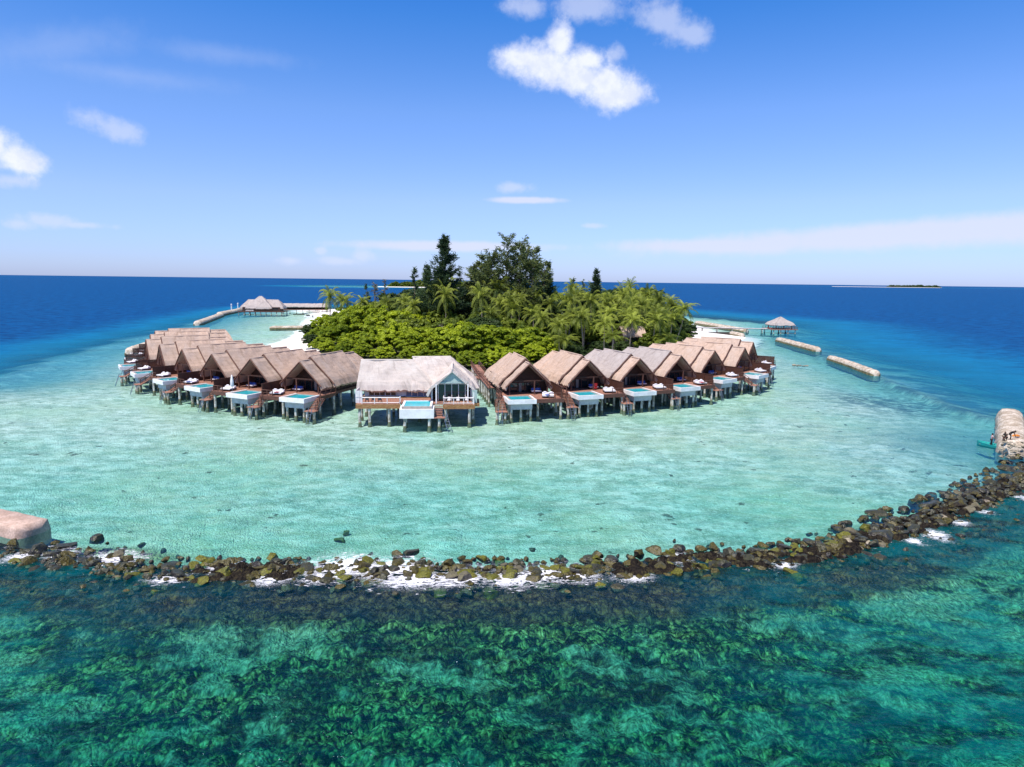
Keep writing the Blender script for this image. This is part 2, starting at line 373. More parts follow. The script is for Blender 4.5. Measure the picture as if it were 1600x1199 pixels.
# ---- seabed
def mirror_axis(step, half_lo, half_hi, far, g):
    r = axis(0, half_hi, step, far, g)[1:]; l = axis(0, half_lo, step, far, g)[1:]
    return [-v for v in l[::-1]]+[0.]+r
def seabed_z(X, Y):
    f = fields(X, Y); z = -f['depth']
    band = sstep(-f['dw'], -7, -1.5)
    rough = np.clip(f['fore']+band*.8, 0, 1)
    h1 = heads(X/1.25, Y/1.25, 3); h2 = heads(X/.6, Y/.6, 31)
    pres = sstep(fbm(X/7+Y/20, Y/5, 3, 44), .30, .55)
    z = z+rough*(.25+.75*pres)*(h1*.62+h2*.30+.1*(fbm(X*2, Y*2, 2, 8)-.5))
    z = z+(1-rough)*(~f['out'])*(heads(X/2.6, Y/2.6, 61)*.35*sstep(fbm(X/6, Y/6, 3, 23), .56, .7)+.06*(fbm(X*.9, Y*.9, 3, 71)-.5))
    crest = sstep(-f['dw'], -3.4, -.8); z = np.minimum(z*(1-crest)+crest*(-.32+.22*(fbm(X*1.3, Y*1.3, 3, 15)-.5)*2), -.1)
    top_ = sstep(-f['dw'], -2.3, -.9)*sstep(X, -27, -22)*(1-.75*sstep(-np.abs(X+9), -8.5, -5)-.75*sstep(-np.abs(X-3), -5, -3)); z = z*(1-top_)+top_*(-.22+heads(X/.75, Y/.75, 77)*.75+.25*(fbm(X*1.7, Y*1.7, 3, 19)-.5)*2)
    z = np.where(f['deep'] > .5, np.minimum(z, -8), z)
    isl = inside(X, Y, ISL); z = np.where(isl, np.minimum(z, -.8), z)
    return z
xs = mirror_axis(.26, 48, 70, 70, 1.06)
xs = mirror_axis(.26, 46, 72, 16000, 1.075); ys = [18+.24*i for i in range(0, 285)]
s_ = .24
while ys[-1] < 30000:
    s_ = min(s_*1.05, .9) if ys[-1] < 165 else s_*1.07
    ys.append(ys[-1]+s_)
me, X, Y = grid_mesh('seabed', xs, ys, seabed_z)
f = fields(X, Y)
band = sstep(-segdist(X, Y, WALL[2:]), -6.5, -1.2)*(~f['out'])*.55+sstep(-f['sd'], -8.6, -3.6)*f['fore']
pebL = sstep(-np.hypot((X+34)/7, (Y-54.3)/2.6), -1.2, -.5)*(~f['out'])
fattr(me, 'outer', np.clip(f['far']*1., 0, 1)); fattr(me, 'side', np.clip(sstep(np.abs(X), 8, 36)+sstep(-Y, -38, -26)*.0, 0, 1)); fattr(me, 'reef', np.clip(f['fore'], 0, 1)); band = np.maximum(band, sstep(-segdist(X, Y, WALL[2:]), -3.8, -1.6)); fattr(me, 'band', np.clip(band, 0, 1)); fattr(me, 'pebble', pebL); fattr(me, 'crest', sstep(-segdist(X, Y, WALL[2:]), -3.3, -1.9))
patch = sstep(-np.hypot((X-(at(1400, 622)[0]))/16, (Y-at(1400, 622)[1])/17), -1.1, -.3)+sstep(-segdist(X, Y, REST[3:8]), -7, -1)*.6
patch = patch+sstep(-segdist(X, Y, REST[-7:]), -12, -2)*.45
fattr(me, 'patch', np.clip(patch, 0, 1))
m = bpy.data.materials.new('seabed'); m.use_nodes = True; t = NT(m.node_tree)
P = t.n('ShaderNodeNewGeometry').outputs['Position']
A = lambda nm: t.n('ShaderNodeAttribute', attribute_name=nm).outputs['Fac']
flat = t.mapping(P, (1, 1, 0))
warpn = t.n('ShaderNodeTexNoise', i={'Scale': .9, 'Detail': 3}); t.link(flat, warpn.inputs['Vector'])
wv = t.n('ShaderNodeVectorMath', operation='MULTIPLY_ADD', i={0: warpn.outputs['Color'], 1: (.14, .14, 0), 2: flat}).outputs[0]
v1 = t.n('ShaderNodeTexVoronoi', i={'Scale': 2.3, 'Randomness': 1.}); t.link(wv, v1.inputs['Vector'])
v2 = t.n('ShaderNodeTexVoronoi', i={'Scale': 6.4}); t.link(wv, v2.inputs['Vector'])
big = t.noise(t.mapping(P, (.11, .2, 0), (0, 0, .5)), 1., 4, .6)
med = t.noise(t.mapping(P, (.5, .8, 0), (0, 0, .4)), 1., 4, .62)
fin = t.noise(wv, 3.2, 5, .65)
s1 = t.n('ShaderNodeSeparateColor', i={0: v1.outputs['Color']}); s2 = t.n('ShaderNodeSeparateColor', i={0: v2.outputs['Color']})
lum = t.math('ADD', t.math('MULTIPLY', s1.outputs[0], .17), t.math('MULTIPLY', s2.outputs[0], .23))
lum = t.math('ADD', lum, t.math('MULTIPLY', fin, .6))
lum = t.math('SUBTRACT', lum, t.math('MULTIPLY', t.smooth(v1.outputs['Distance'], .35, .75), .14))  # shade in the crevices between coral lumps put into the colour
lum = t.math('ADD', lum, t.math('MULTIPLY', t.math('SUBTRACT', med, .5), .62))
coral = t.ramp(lum, [(.18, (.006, .007, .007)), (.36, (.024, .027, .018)), (.45, (.11, .115, .042)), (.58, (.32, .33, .11)), (.76, (.76, .76, .34))])
pale = t.mix(t.smooth(fin, .3, .7), (.16, .19, .11), (.70, .69, .48))
pf = t.smooth(t.math('ADD', t.math('ADD', t.math('MULTIPLY', big, .6), t.math('MULTIPLY', med, .4)), t.math('MULTIPLY', A('side'), .06)), .505, .60)
edge = t.smooth(v1.outputs['Distance'], .62, .2)
pf = t.math('MULTIPLY', pf, t.math('ADD', .15, t.math('MULTIPLY', fin, 1.1)), clamp=True)
br = t.smooth(t.noise(t.mapping(P, (.16, .22, 0), (0, 0, -.3)), 1., 3, .5), .46, .62)
coral = t.mix(t.math('MULTIPLY', br, .9), coral, t.ramp(lum, [(.2, (.012, .008, .008)), (.45, (.05, .034, .022)), (.62, (.16, .12, .05)), (.82, (.42, .36, .15))]))
reefc = t.mix(pf, coral, pale)
bandc = t.ramp(lum, [(.25, (.016, .010, .012)), (.42, (.060, .033, .030)), (.58, (.16, .095, .052)), (.8, (.32, .21, .08))])
reefc = t.mix(t.smooth(t.math('ADD', A('band'), t.math('MULTIPLY', t.math('SUBTRACT', med, .5), 1.1)), .25, .62), reefc, bandc)
# lagoon sand
sn = t.noise(t.mapping(P, (.35, .55, 0), (0, 0, .2)), 1., 6, .68); sn2 = t.noise(wv, 1.5, 5, .65); sn3 = t.noise(P, .045, 3, .5)
sand = t.mix(t.smooth(sn, .36, .64), (.88, .84, .76), (.42, .47, .36))
sand = t.mix(t.math('MULTIPLY', t.smooth(sn2, .50, .68), .60), sand, (.20, .28, .19))
sand = t.mix(t.math('MULTIPLY', t.smooth(sn3, .42, .62), .5), sand, (.60, .60, .40))
sn4 = t.noise(t.mapping(P, (.12, .2, 0), (0, 0, .3)), 1., 5, .7)
sand = t.mix(t.math('MULTIPLY', t.smooth(sn4, .50, .66), .45), sand, (.22, .27, .21))
cau = t.n('ShaderNodeTexVoronoi', feature='DISTANCE_TO_EDGE', i={'Scale': 1.15}); t.link(wv, cau.inputs['Vector'])
sand = t.mix(t.math('MULTIPLY', t.smooth(fin, .53, .62), .6), sand, (.90, .90, .82))
spots = t.noise(P, .42, 4, .6)
sand = t.mix(t.math('MULTIPLY', t.smooth(spots, .66, .70), .8), sand, (.10, .10, .055))
sand = t.mix(t.math('MULTIPLY', t.math('MULTIPLY', A('patch'), t.smooth(sn, .38, .56)), .85), sand, (.10, .12, .13))
sand = t.mix(t.math('MULTIPLY', A('band'), t.smooth(med, .40, .56)), sand, coral)
sand = t.mix(t.math('MULTIPLY', A('pebble'), .8), sand, t.mix(t.smooth(s2.outputs[0], .2, .8), (.08, .07, .03), (.42, .38, .16)))
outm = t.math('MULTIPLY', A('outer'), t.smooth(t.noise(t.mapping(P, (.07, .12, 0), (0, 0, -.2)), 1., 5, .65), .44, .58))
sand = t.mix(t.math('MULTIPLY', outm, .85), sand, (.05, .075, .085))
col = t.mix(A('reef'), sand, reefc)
col = t.mix(A('crest'), col, t.ramp(lum, [(.25, (.010, .009, .009)), (.5, (.030, .024, .019)), (.68, (.060, .050, .024)), (.88, (.12, .11, .03))]))
p = t.n('ShaderNodeBsdfPrincipled', i={'Base Color': col, 'Roughness': .95, 'Specular IOR Level': .05})
bp = t.n('ShaderNodeBump', i={'Strength': .9, 'Distance': .25, 'Height': t.math('SUBTRACT', fin, t.math('MULTIPLY', v2.outputs['Distance'], .9))}); t.link(bp.outputs[0], p.inputs['Normal'])
t.link(p.outputs[0], t.n('ShaderNodeOutputMaterial').inputs[0]); me.materials.append(m)
tag(newobj('seabed', me), kind='structure')
# ---- water
FOAM = [(180, 872, 60, 12), (95, 866, 30, 9), (345, 885, 30, 9), (420, 905, 40, 10), (545, 884, 85, 20), (615, 890, 85, 22), (650, 906, 90, 15), (500, 902, 50, 10), (720, 905, 60, 11), (800, 905, 60, 15), (850, 897, 45, 15), (900, 902, 50, 9), (990, 902, 40, 7), (1060, 872, 22, 8),
        (1225, 884, 30, 6), (1462, 836, 30, 15), (1430, 846, 22, 7), (1500, 817, 26, 5), (1540, 800, 20, 4), (1598, 778, 14, 7), (30, 870, 30, 8), (260, 905, 40, 6)]
wxs = mirror_axis(.8, 60, 80, 80000, 1.09); wys = [8+.8*i for i in range(0, 90)]; s_ = .8
while wys[-1] < 90000:
    s_ = min(s_*1.04, 2.) if wys[-1] < 330 else s_*1.07
    wys.append(wys[-1]+s_)
me, X, Y = grid_mesh('water', wxs, wys, lambda X, Y: 0*X)
f = fields(X, Y)
foam = (.30+.22*sstep(-np.abs(X+5), -17, -9))*sstep(-segdist(X, Y, WALL[3:]), -3.8, -.8)
for (px, py, rx, ry) in FOAM:
    if px > 1150: rx *= .75; ry *= .75
    cx, cy = at(px, py); sx = abs(at(px+rx, py)[0]-cx)+.2; sy = abs(at(px, py-ry)[1]-cy)+.5
    foam = np.maximum(foam, 1-np.hypot((X-cx)/sx, (Y-cy)/sy)*.66)
shore = segdist(X, Y, ISL+ISL[:1])
fattr(me, 'depth', f['depth']*(.15+.85*sstep(shore, 0, 14))); fattr(me, 'deep', f['deep']); fattr(me, 'foam', np.clip(foam, 0, 1))
fattr(me, 'fore', np.clip(f['fore'], 0, 1)); fattr(me, 'pocket', f['pk']); fattr(me, 'edgeb', f['edgeb']); fattr(me, 'side', np.clip(sstep(np.abs(X+4), 9, 30), 0, 1)); fattr(me, 'farout', np.clip(f['far'], 0, 1))
m = bpy.data.materials.new('water'); m.use_nodes = True; t = NT(m.node_tree)
P = t.n('ShaderNodeNewGeometry').outputs['Position']
d = A = None
A = lambda nm: t.n('ShaderNodeAttribute', attribute_name=nm).outputs['Fac']
depth = A('depth'); deep = A('deep'); fore = A('fore')
w1 = t.noise(t.mapping(P, (.55, 1.15, 1), (0, 0, .42)), .55, 5, .6, .4)
w2 = t.noise(t.mapping(P, (1.0, 2.2, 1), (0, 0, .15)), 1.1, 4, .6, .3)
w3 = t.noise(t.mapping(P, (.05, .11, 1), (0, 0, .3)), 1., 4, .6)
hgt = t.math('ADD', t.math('MULTIPLY', w1, .65), t.math('MULTIPLY', w2, .28))
amp = t.math('ADD', .20, t.math('MULTIPLY', t.math('MAXIMUM', deep, fore), .8))
bump = t.n('ShaderNodeBump', i={'Strength': 1., 'Distance': .5, 'Height': t.math('MULTIPLY', hgt, amp)})
streak = t.math('MULTIPLY', t.math('SUBTRACT', w1, .5), 2.)
# colour of light that has passed the water layer (absorption by depth, with caustic ripple streaks painted into the tint)
dd = t.math('MULTIPLY', depth, t.math('ADD', 1., t.math('MULTIPLY', streak, .55)))
tr = t.n('ShaderNodeCombineColor', i={0: t.math('EXPONENT', t.math('MULTIPLY', dd, t.math('SUBTRACT', -.40, t.math('MULTIPLY', fore, .15)))), 1: t.math('EXPONENT', t.math('MULTIPLY', dd, -.10)), 2: t.math('EXPONENT', t.math('MULTIPLY', dd, -.125))})
bodyc = t.mix(deep, (.001, .20, .36), (.0, .082, .262))
bodyc = t.mix(t.math('MULTIPLY', fore, .75), bodyc, (.0, .058, .080))
bodyc = t.mix(A('edgeb'), bodyc, (.06, .33, .47))
bodyc = t.mix(A('pocket'), bodyc, (.002, .15, .30))
bodyc = t.mix(t.math('MULTIPLY', A('side'), fore), bodyc, (.0, .22, .22))
bodyc = t.mix(t.math('MULTIPLY', t.smooth(w3, .35, .68), .5), bodyc, t.mix(.5, bodyc, (.0, .04, .10)))
wl = t.smooth(t.math('ADD', t.math('MULTIPLY', w1, .6), t.math('MULTIPLY', w2, .4)), .40, .60)
wf = t.noise(t.mapping(P, (.14, .42, 1), (0, 0, .1)), 1., 6, .72)
bodyc = t.mix(t.math('MULTIPLY', t.math('MULTIPLY', t.smooth(wf, .42, .60), .75), deep), bodyc, (.0, .016, .080))
bodyc = t.mix(t.math('MULTIPLY', wl, .5), bodyc, t.mix(.45, bodyc, (.0, .012, .05)))
bf = t.math('ADD', t.math('MULTIPLY', A('edgeb'), .42), t.math('MULTIPLY', fore, .10))
bf = t.math('ADD', bf, t.math('MULTIPLY', t.math('MULTIPLY', A('side'), fore), t.math('MULTIPLY', t.smooth(t.math('ADD', t.math('MULTIPLY', w3, .6), t.math('MULTIPLY', w1, .4)), .44, .60), .30)))
bf = t.math('ADD', bf, t.math('POWER', deep, .55)); bf = t.math('ADD', bf, t.math('MULTIPLY', A('farout'), .42))
bf = t.math('ADD', bf, t.math('MULTIPLY', A('pocket'), .14))
bf = t.math('ADD', bf, t.math('MULTIPLY', streak, .16), clamp=True)
tra = t.n('ShaderNodeBsdfTransparent', i={'Color': tr.outputs[0]})
bod = t.n('ShaderNodeBsdfDiffuse', i={'Color': bodyc})
t.link(bump.outputs[0], bod.inputs['Normal'])
mx = t.n('ShaderNodeMixShader', i={0: bf, 1: tra.outputs[0], 2: bod.outputs[0]})
gl = t.n('ShaderNodeBsdfGlossy', i={'Color': (.55, .8, 1, 1), 'Roughness': .12}); t.link(bump.outputs[0], gl.inputs['Normal'])
fr = t.n('ShaderNodeFresnel', i={'IOR': 1.33}); t.link(bump.outputs[0], fr.inputs['Normal'])
ff = t.math('MINIMUM', t.math('MULTIPLY', fr.outputs[0], .5), .10)
mx2 = t.n('ShaderNodeMixShader', i={0: ff, 1: mx.outputs[0], 2: gl.outputs[0]})
fo = A('foam')
fn1 = t.noise(t.mapping(P, (.8, 1.7, 1), (0, 0, .35)), 1.25, 9, .70, 1.6); fn2 = t.noise(t.mapping(P, (.8, 1.4, 1), (0, 0, .3)), 7., 6, .75, .6)
rid = t.math('SUBTRACT', 1., t.math('MULTIPLY', t.math('ABSOLUTE', t.math('SUBTRACT', fn1, .5)), 13.))
ftex = t.math('MAXIMUM', t.math('MULTIPLY', rid, .62), t.math('MULTIPLY', t.math('SUBTRACT', fn1, .46), 4.5))
ffac = t.math('ADD', t.math('MULTIPLY', fo, .95), t.math('ADD', t.math('MULTIPLY', ftex, .95), t.math('MULTIPLY', fn2, .75)))
ffac = t.math('MULTIPLY', t.smooth(ffac, 1.22, 1.72), t.smooth(fo, .02, .3))
glints = t.math('MULTIPLY', t.smooth(t.noise(t.mapping(P, (.5, 1.6, 1)), .35, 5, .75), .735, .78), .7)  # white sparkle on the sea painted as pale diffuse patches
ffac = t.math('MAXIMUM', ffac, t.math('MULTIPLY', glints, t.math('MAXIMUM', t.math('MULTIPLY', deep, .35), fore)))
fd = t.n('ShaderNodeBsdfDiffuse', i={'Color': (.84, .83, .88, 1)})
mx3 = t.n('ShaderNodeMixShader', i={0: ffac, 1: mx2.outputs[0], 2: fd.outputs[0]})
t.link(mx3.outputs[0], t.n('ShaderNodeOutputMaterial').inputs[0]); me.materials.append(m)
tag(newobj('water', me), kind='structure')
# ---- island ground
def isl_z(X, Y):
    d = segdist(X, Y, ISL+ISL[:1]); d = np.where(inside(X, Y, ISL), d, -d)
    return np.clip(d*.11, -1.1, 1.25)+.12*(fbm(X/5, Y/5, 3, 12)-.5)
me, X, Y = grid_mesh('beach', list(np.arange(-170, 125, 2.5)), list(np.arange(140, 520, 2.5)), isl_z)
bm = bmesh.new(); bm.from_mesh(me); bmesh.ops.delete(bm, geom=[v for v in bm.verts if v.co.z < -.95], context='VERTS'); bm.to_mesh(me); bm.free()
me.materials.append(MATS['sand']); tag(newobj('beach', me), kind='structure')

GRV = [at(*p) for p in [(497, 585), (492, 548), (492, 512), (505, 492)]]+[(-80, 330), (0, 400), (70, 330)]+[at(*p) for p in [(1066, 536), (1040, 552), (960, 568), (860, 584), (760, 592), (620, 590)]]
me, X, Y = grid_mesh('grove_floor', list(np.arange(-100, 90, 1.5)), list(np.arange(150, 410, 1.5)), lambda X, Y: isl_z(X, Y)+.05+.5*sstep(np.where(inside(X, Y, GRV), 1, -1)*segdist(X, Y, GRV+GRV[:1]), 0, 8)*fbm(X/2, Y/2, 3, 2))
bm = bmesh.new(); bm.from_mesh(me); vs_ = [v for v in bm.verts]; ins = inside(np.array([v.co.x for v in vs_]), np.array([v.co.y for v in vs_]), GRV)
bmesh.ops.delete(bm, geom=[v for v, k in zip(vs_, ins) if not k], context='VERTS'); bm.to_mesh(me); bm.free()
pm('shaded_undergrowth', (.03, .055, .01), (.09, .085, .04), scale=.8, rough=1, bump=1.)  # ground cover coloured dark to stand for shade under the canopy
me.materials.append(MATS['shaded_undergrowth']); tag(newobj('grove_floor', me), kind='structure')
# ------------------------------------------------------------------ thatch roofs
def thatch(mb, A, B, C, D, th=.28, n=None, mm=11, droop=.25, seed=0, jag=.34):
    """thick thatched slope from ridge A-B down to eave D-C"""
    A, B, C, D = map(Vector, (A, B, C, D))
    L = max((B-A).length, (C-D).length); n = n or max(4, int(L/.35)); SL = ((D-A).length+(C-B).length)/2
    N = (C-D).cross(A-D)
    if N.length < 1e-6: N = (C-D).cross(B-C)
    N.normalize()
    if N.z < 0: N = -N
    top = []; bot = []; tc = []
    for j in range(mm+1):
        v = j/mm
        for i in range(n+1):
            u = i/n; p = A.lerp(B, u).lerp(D.lerp(C, u), v)
            q = mnoise.noise(Vector((p.x*1.1+seed, p.y*1.1, p.z*1.1)))*.10+mnoise.noise(Vector((p.x*.35+seed, p.y*.35, p.z*.35)))*.22-.10*math.sin(math.pi*u)*(1-v)
            if j == mm: p = p+(D-A).normalized()*(rng.random()*jag)+Vector((0, 0, -droop*.4))
            elif v > .8: p = p+N*.06
            if v > .8: kk_ = (v-.8)/.2; p = p+Vector((0, 0, -kk_*kk_*.42))-(D-A).normalized()*kk_*kk_*.12*0
            top.append(p+N*(th*.5+q)); bot.append(p-N*(th*.5 if j < mm else th*.75)); tc.append((u*L+seed, v*SL, 0))
    k = n+1; m0 = len(top); fs = []
    for j in range(mm):
        for i in range(n):
            a = j*k+i; fs.append((a, a+1, a+k+1, a+k)); fs.append((m0+a, m0+a+k, m0+a+k+1, m0+a+1))
    for i in range(n):
        a = mm*k+i; fs.append((a, a+1, m0+a+1, m0+a)); fs.append((i, m0+i, m0+i+1, i+1))
    for j in range(mm):
        a = j*k; fs.append((a, a+k, m0+a+k, m0+a)); b = a+n; fs.append((b, m0+b, m0+b+k, b+k))
    mb.add(top+bot, fs, tc+tc)
def ridge_cap(mb, A, B, r=.2):
    r *= .62
    k = len(mb.v); mb.bar(A, B, r, 6); 
    while len(mb.tc) < len(mb.v): mb.tc.append((mb.v[len(mb.tc)][0]+mb.v[len(mb.tc)][1], 0, 0))
def railing(mb, pts, z, h=1.0, r=.035, rails=(1., .55, .15), step=1.3):
    for (a, b) in zip(pts[:-1], pts[1:]):
        a = Vector((a[0], a[1], a[2] if len(a) > 2 else z)); b = Vector((b[0], b[1], b[2] if len(b) > 2 else z))
        n = max(1, round((b-a).length/step))
        for i in range(n+1):
            p = a.lerp(b, i/n); mb.box(p.x-.05, p.x+.05, p.y-.05, p.y+.05, p.z, p.z+h)
        for k in rails: mb.bar(a+Vector((0, 0, h*k)), b+Vector((0, 0, h*k)), r if k < 1 else r*1.6, 4)
def stilt(parent, x, y, ztop, r=.2):
    mb = MB(); mb.bar((x, y, -1.35), (x, y, ztop), r, 8)
    o = mb.build('stilt', 'concrete_post', parent)
    mb = MB(); a = rng.random(); vs = []
    mb.tube([(x, y, -1.3), (x, y, -.5), (x+.02, y, .02), (x, y, .16)], [r*2.2, r*1.4, r*1.15, r*1.03], 8)
    mb.build('stilt_foot', 'post_foot', o); return o
# ---- stilt villa template  (x across, y inland, origin under the front of the main ridge)
def make_villa(m, thm, thp):
    R = empty('stilt_villa', (0, 0, 0))
    def X(x): return x*m
    # roofs
    mb = MB()
    for s in (-1, 1):
        thatch(mb, (0, 0, 8.8), (0, 9.6, 8.8), (s*4.6, 9.6, 4.5), (s*4.6, 0, 4.5), seed=s*7)
    ridge_cap(mb, (0, -.05, 8.9), (0, 9.65, 8.9)); r_ = mb.build('roof', thm, R)
    mb = MB()
    for s in (-1, 1):
        thatch(mb, (0, -3.0, 8.25), (0, .25, 8.25), (s*3.95, .25, 4.55), (s*3.95, -3.0, 4.55), seed=s*9+3)
    ridge_cap(mb, (0, -3.05, 8.35), (0, .2, 8.35)); pr = mb.build('porch_roof', thp, R)
    mb = MB()
    for s in (-1, 1):
        thatch(mb, (0, 9.5, 8.3), (0, 13.4, 8.3), (s*4.4, 15.6, 4.5), (s*4.4, 9.5, 4.5), seed=s*5+1)
    thatch(mb, (-.05, 13.4, 8.3), (.05, 13.4, 8.3), (4.4, 15.6, 4.5), (-4.4, 15.6, 4.5), n=14, seed=31)
    ridge_cap(mb, (0, 9.4, 8.4), (0, 13.45, 8.4)); mb.build('rear_roof', thm, R)
    # bargeboards + gable infill
    mb = MB()
    for y0, zt, ze, hw in ((-3.1, 8.22, 4.35, 4.05), (-.08, 8.75, 4.4, 4.65)):
        for s in (-1, 1): mb.bar((0, y0, zt), (s*hw, y0, ze), .13, 4)
    mb.build('bargeboard', 'fascia_wood', R)
    mb = MB(); mb.add([(-3.9, .05, 4.9), (3.9, .05, 4.9), (0, .05, 8.4), (-3.9, .2, 4.9), (3.9, .2, 4.9), (0, .2, 8.4)], [(0, 1, 2), (5, 4, 3), (0, 3, 4, 1), (1, 4, 5, 2), (2, 5, 3, 0)])
    mb.box(-3.1, 3.1, -2.75, -2.6, 5.25, 5.45)
    for k in range(0): mb.box(k*.9-.05, k*.9+.05, -2.75, -2.6, 5.45, 5.45+3.0*(1-abs(k)*.9/3.3)-.3)
    mb.build('gable_frame', 'dark_wood', R)
    # walls
    mb = MB(); mb.box(-3.9, -3.7, .05, 14.2, 3.05, 5.1); mb.box(3.7, 3.9, .05, 14.2, 3.05, 5.1); mb.box(-3.9, 3.9, 14.2, 14.4, 3.05, 5.3)
    mb.box(-3.7, -2.6, .06, .25, 3.05, 4.9); mb.box(2.6, 3.7, .06, .25, 3.05, 4.9); mb.box(-2.6, 2.6, .06, .25, 4.7, 4.9)
    for k in range(1, 14): mb.box(-3.96, -3.9, k-.06, k+.06, 3.05, 5.1); mb.box(3.9, 3.96, k-.06, k+.06, 3.05, 5.1)
    mb.build('wall', 'dark_wood', R)
    dr = MB().box(-2.6, 2.6, .18, .24, 3.05, 4.7).build('glass_door', 'glass_dark', R)
    mb = MB()
    for k in (-2.6, -1.3, 0, 1.3, 2.6): mb.box(k-.06, k+.06, .08, .17, 3.05, 4.6)
    mb.box(-2.66, 2.66, .08, .17, 4.598, 4.7)
    mb.build('frame', 'fascia_wood', dr)
    mb = MB(); mb.box(X(-1.1), X(-.6), .02, .07, 3.1, 4.6); mb.build('curtain', 'curtain', R)
    for (x, y) in ((-3.3, -2.7), (3.3, -2.7), (X(1.0), -2.7)):
        MB().box(x-.09, x+.09, y-.09, y+.09, 3.0, 5.3).build('porch_post', 'fascia_wood', R)
    # floor + decks
    mb = MB(); mb.box(-4.2, 4.2, 0, 15, 2.5, 2.995); mb.build('floor', 'fascia_wood', R)
    mb = MB(); y = -5.2
    mb.box(-5.1, 4.8, -5.2, -.02, 2.9, 2.96)
    for k in range(33): mb.box(-5.1+k*.3+.012, -5.1+(k+1)*.3-.012, -5.2, -.02, 2.96, 3.0)
    for k in range(15): mb.box(X(.35+k*.3+.012), X(.35+(k+1)*.3-.012), -7.2, -5.21, 2.9, 3.0)
    mb.build('deck', 'deck_wood', R)
    mb = MB(); mb.box(-5.12, 4.82, -5.24, -5.16, 2.4, 2.9); mb.box(-5.16, -5.08, -5.1, 0, 2.4, 2.97); mb.box(4.8, 4.88, -5.1, 0, 2.4, 2.97)
    mb.box(X(.35), X(4.84), -7.26, -7.18, 2.35, 2.97); mb.box(X(4.84), X(4.92), -7.26, -5.2, 2.35, 2.97); mb.box(X(.3), X(.38), -7.2, -5.24, 2.35, 2.9)
    for k in range(5): mb.box(-5+k*2.3, -4.85+k*2.3, -5.1, -.1, 2.6, 2.9)
    mb.build('deck_fascia', 'fascia_wood', R)
    # privacy fence
    mb = MB()
    for k in range(34): mb.box(X(4.66), X(4.72), -6.9+k*.2+.01, -6.9+(k+1)*.2-.015, 3.02, 4.75)
    mb.box(X(4.6), X(4.78), -6.95, -.05, 4.75, 4.84)
    for k in range(4): mb.box(X(4.56), X(4.66), -6.9+k*2.25, -6.78+k*2.25, 3, 4.75)
    mb.build('privacy_fence', 'fence_wood', R)
    mb = MB(); railing(mb, [(X(2.4), -7.15), (X(4.5), -7.15)], 3.0, .9); mb.build('railing', 'fascia_wood', R); mb = MB(); railing(mb, [(X(-5.0), -.2), (X(-5.0), -4.6), (X(-5.9), -6.2, 2.4), (X(-6.4), -8.0, 1.5)], 3.0, .9)
    mb.build('railing', 'fascia_wood', R)
    # pool
    px0, px1, py0, py1 = -4.75, -.05, -8.7, -4.45
    mb = MB(); mb.box(X(px0), X(px1), py0, py0+.28, 2.5, 3.2); mb.box(X(px0), X(px0+.28), py0+.28, py1, 2.5, 3.2); mb.box(X(px1-.28), X(px1), py0+.28, py1, 2.5, 3.2)
    mb.box(X(px0+.28), X(px1-.28), py0+.28, py1, 2.5, 2.58)
    po = mb.build('pool', 'white_plaster', R)
    MB().box(X(px0+.55), X(px1-.55), py0+.7, py1-.1, 1.5, 2.498).build('pool_base', 'shaded_plaster', po)
    mb = MB(); mb.box(X(px0+.28), X(px1-.28), py0+.28, py0+.62, 2.62, 3.16); mb.box(X(px0+.28), X(px0+.6), py0+.62, py1, 2.62, 3.16); mb.box(X(px1-.6), X(px1-.28), py0+.62, py1, 2.62, 3.16); mb.box(X(px0+.6), X(px1-.6), py1-.3, py1, 2.62, 3.16)
    mb.build('pool_coping', 'pool_rim', po)
    MB().box(X(px0+.6), X(px1-.6), py0+.62, py1-.3, 2.64, 3.08).build('pool_water', 'pool_water', po)
    # stairs, landing, ladder
    mb = MB()
    for k in range(8):
        z = 2.85-k*.2; y = -5.35-k*.31; xo = -.12*k
        mb.box(X(-6.1+xo*.5), X(-4.78), y-.3, y, z-.07, z)
    mb.box(X(-6.7), X(-4.85), -9.0, -7.85, 1.25, 1.36)
    mb.build('stairs', 'deck_wood', R)
    mb = MB(); mb.bar((X(-4.85), -5.3, 2.75), (X(-4.85), -8, 1.2), .08, 4); mb.bar((X(-6.2), -5.3, 2.75), (X(-6.6), -8, 1.2), .08, 4); mb.build('stringer', 'fascia_wood', R)
    mb = MB()
    for s in (0, .6): mb.bar((X(-6.4+s), -9.0, 1.9), (X(-6.4+s), -9.9, -.6), .045, 5)
    for k in range(6): mb.bar((X(-6.4), -9.15-k*.14, 1.3-k*.38), (X(-5.8), -9.15-k*.14, 1.3-k*.38), .035, 5)
    mb.build('ladder', 'metal', R)
    for (x, y, z) in [(-4.0, -7.7, 1.52), (-2.4, -7.7, 1.52), (-.8, -7.7, 1.52), (-4.0, -5.4, 1.52), (-.8, -5.4, 1.52), (.6, -6.9, 2.4), (4.5, -6.9, 2.4), (-5.2, -8.6, 1.25), (-6.5, -8.6, 1.25),
                      (-4.8, -4.6, 2.5), (4.5, -4.0, 2.5), (0, -4.4, 2.5), (-4.8, -.6, 2.5), (4.6, -.6, 2.5), (-3.8, 3, 2.5), (3.8, 3, 2.5), (-3.8, 7, 2.5), (3.8, 7, 2.5), (-3.8, 11, 2.5), (3.8, 11, 2.5), (-3.8, 14.6, 2.5), (3.8, 14.6, 2.5)]:
        stilt(R, X(x), y, z+.02)
    return R
pw = pm('pool_water', (.03, .36, .42), (.03, .44, .50), rough=.04, scale=1.5, bump=.25, spec=.5)
pm('pool_bright', (.06, .47, .56), (.05, .55, .64), rough=.04, scale=1.5, bump=.25, spec=.5)
def ringpos(name):
    return
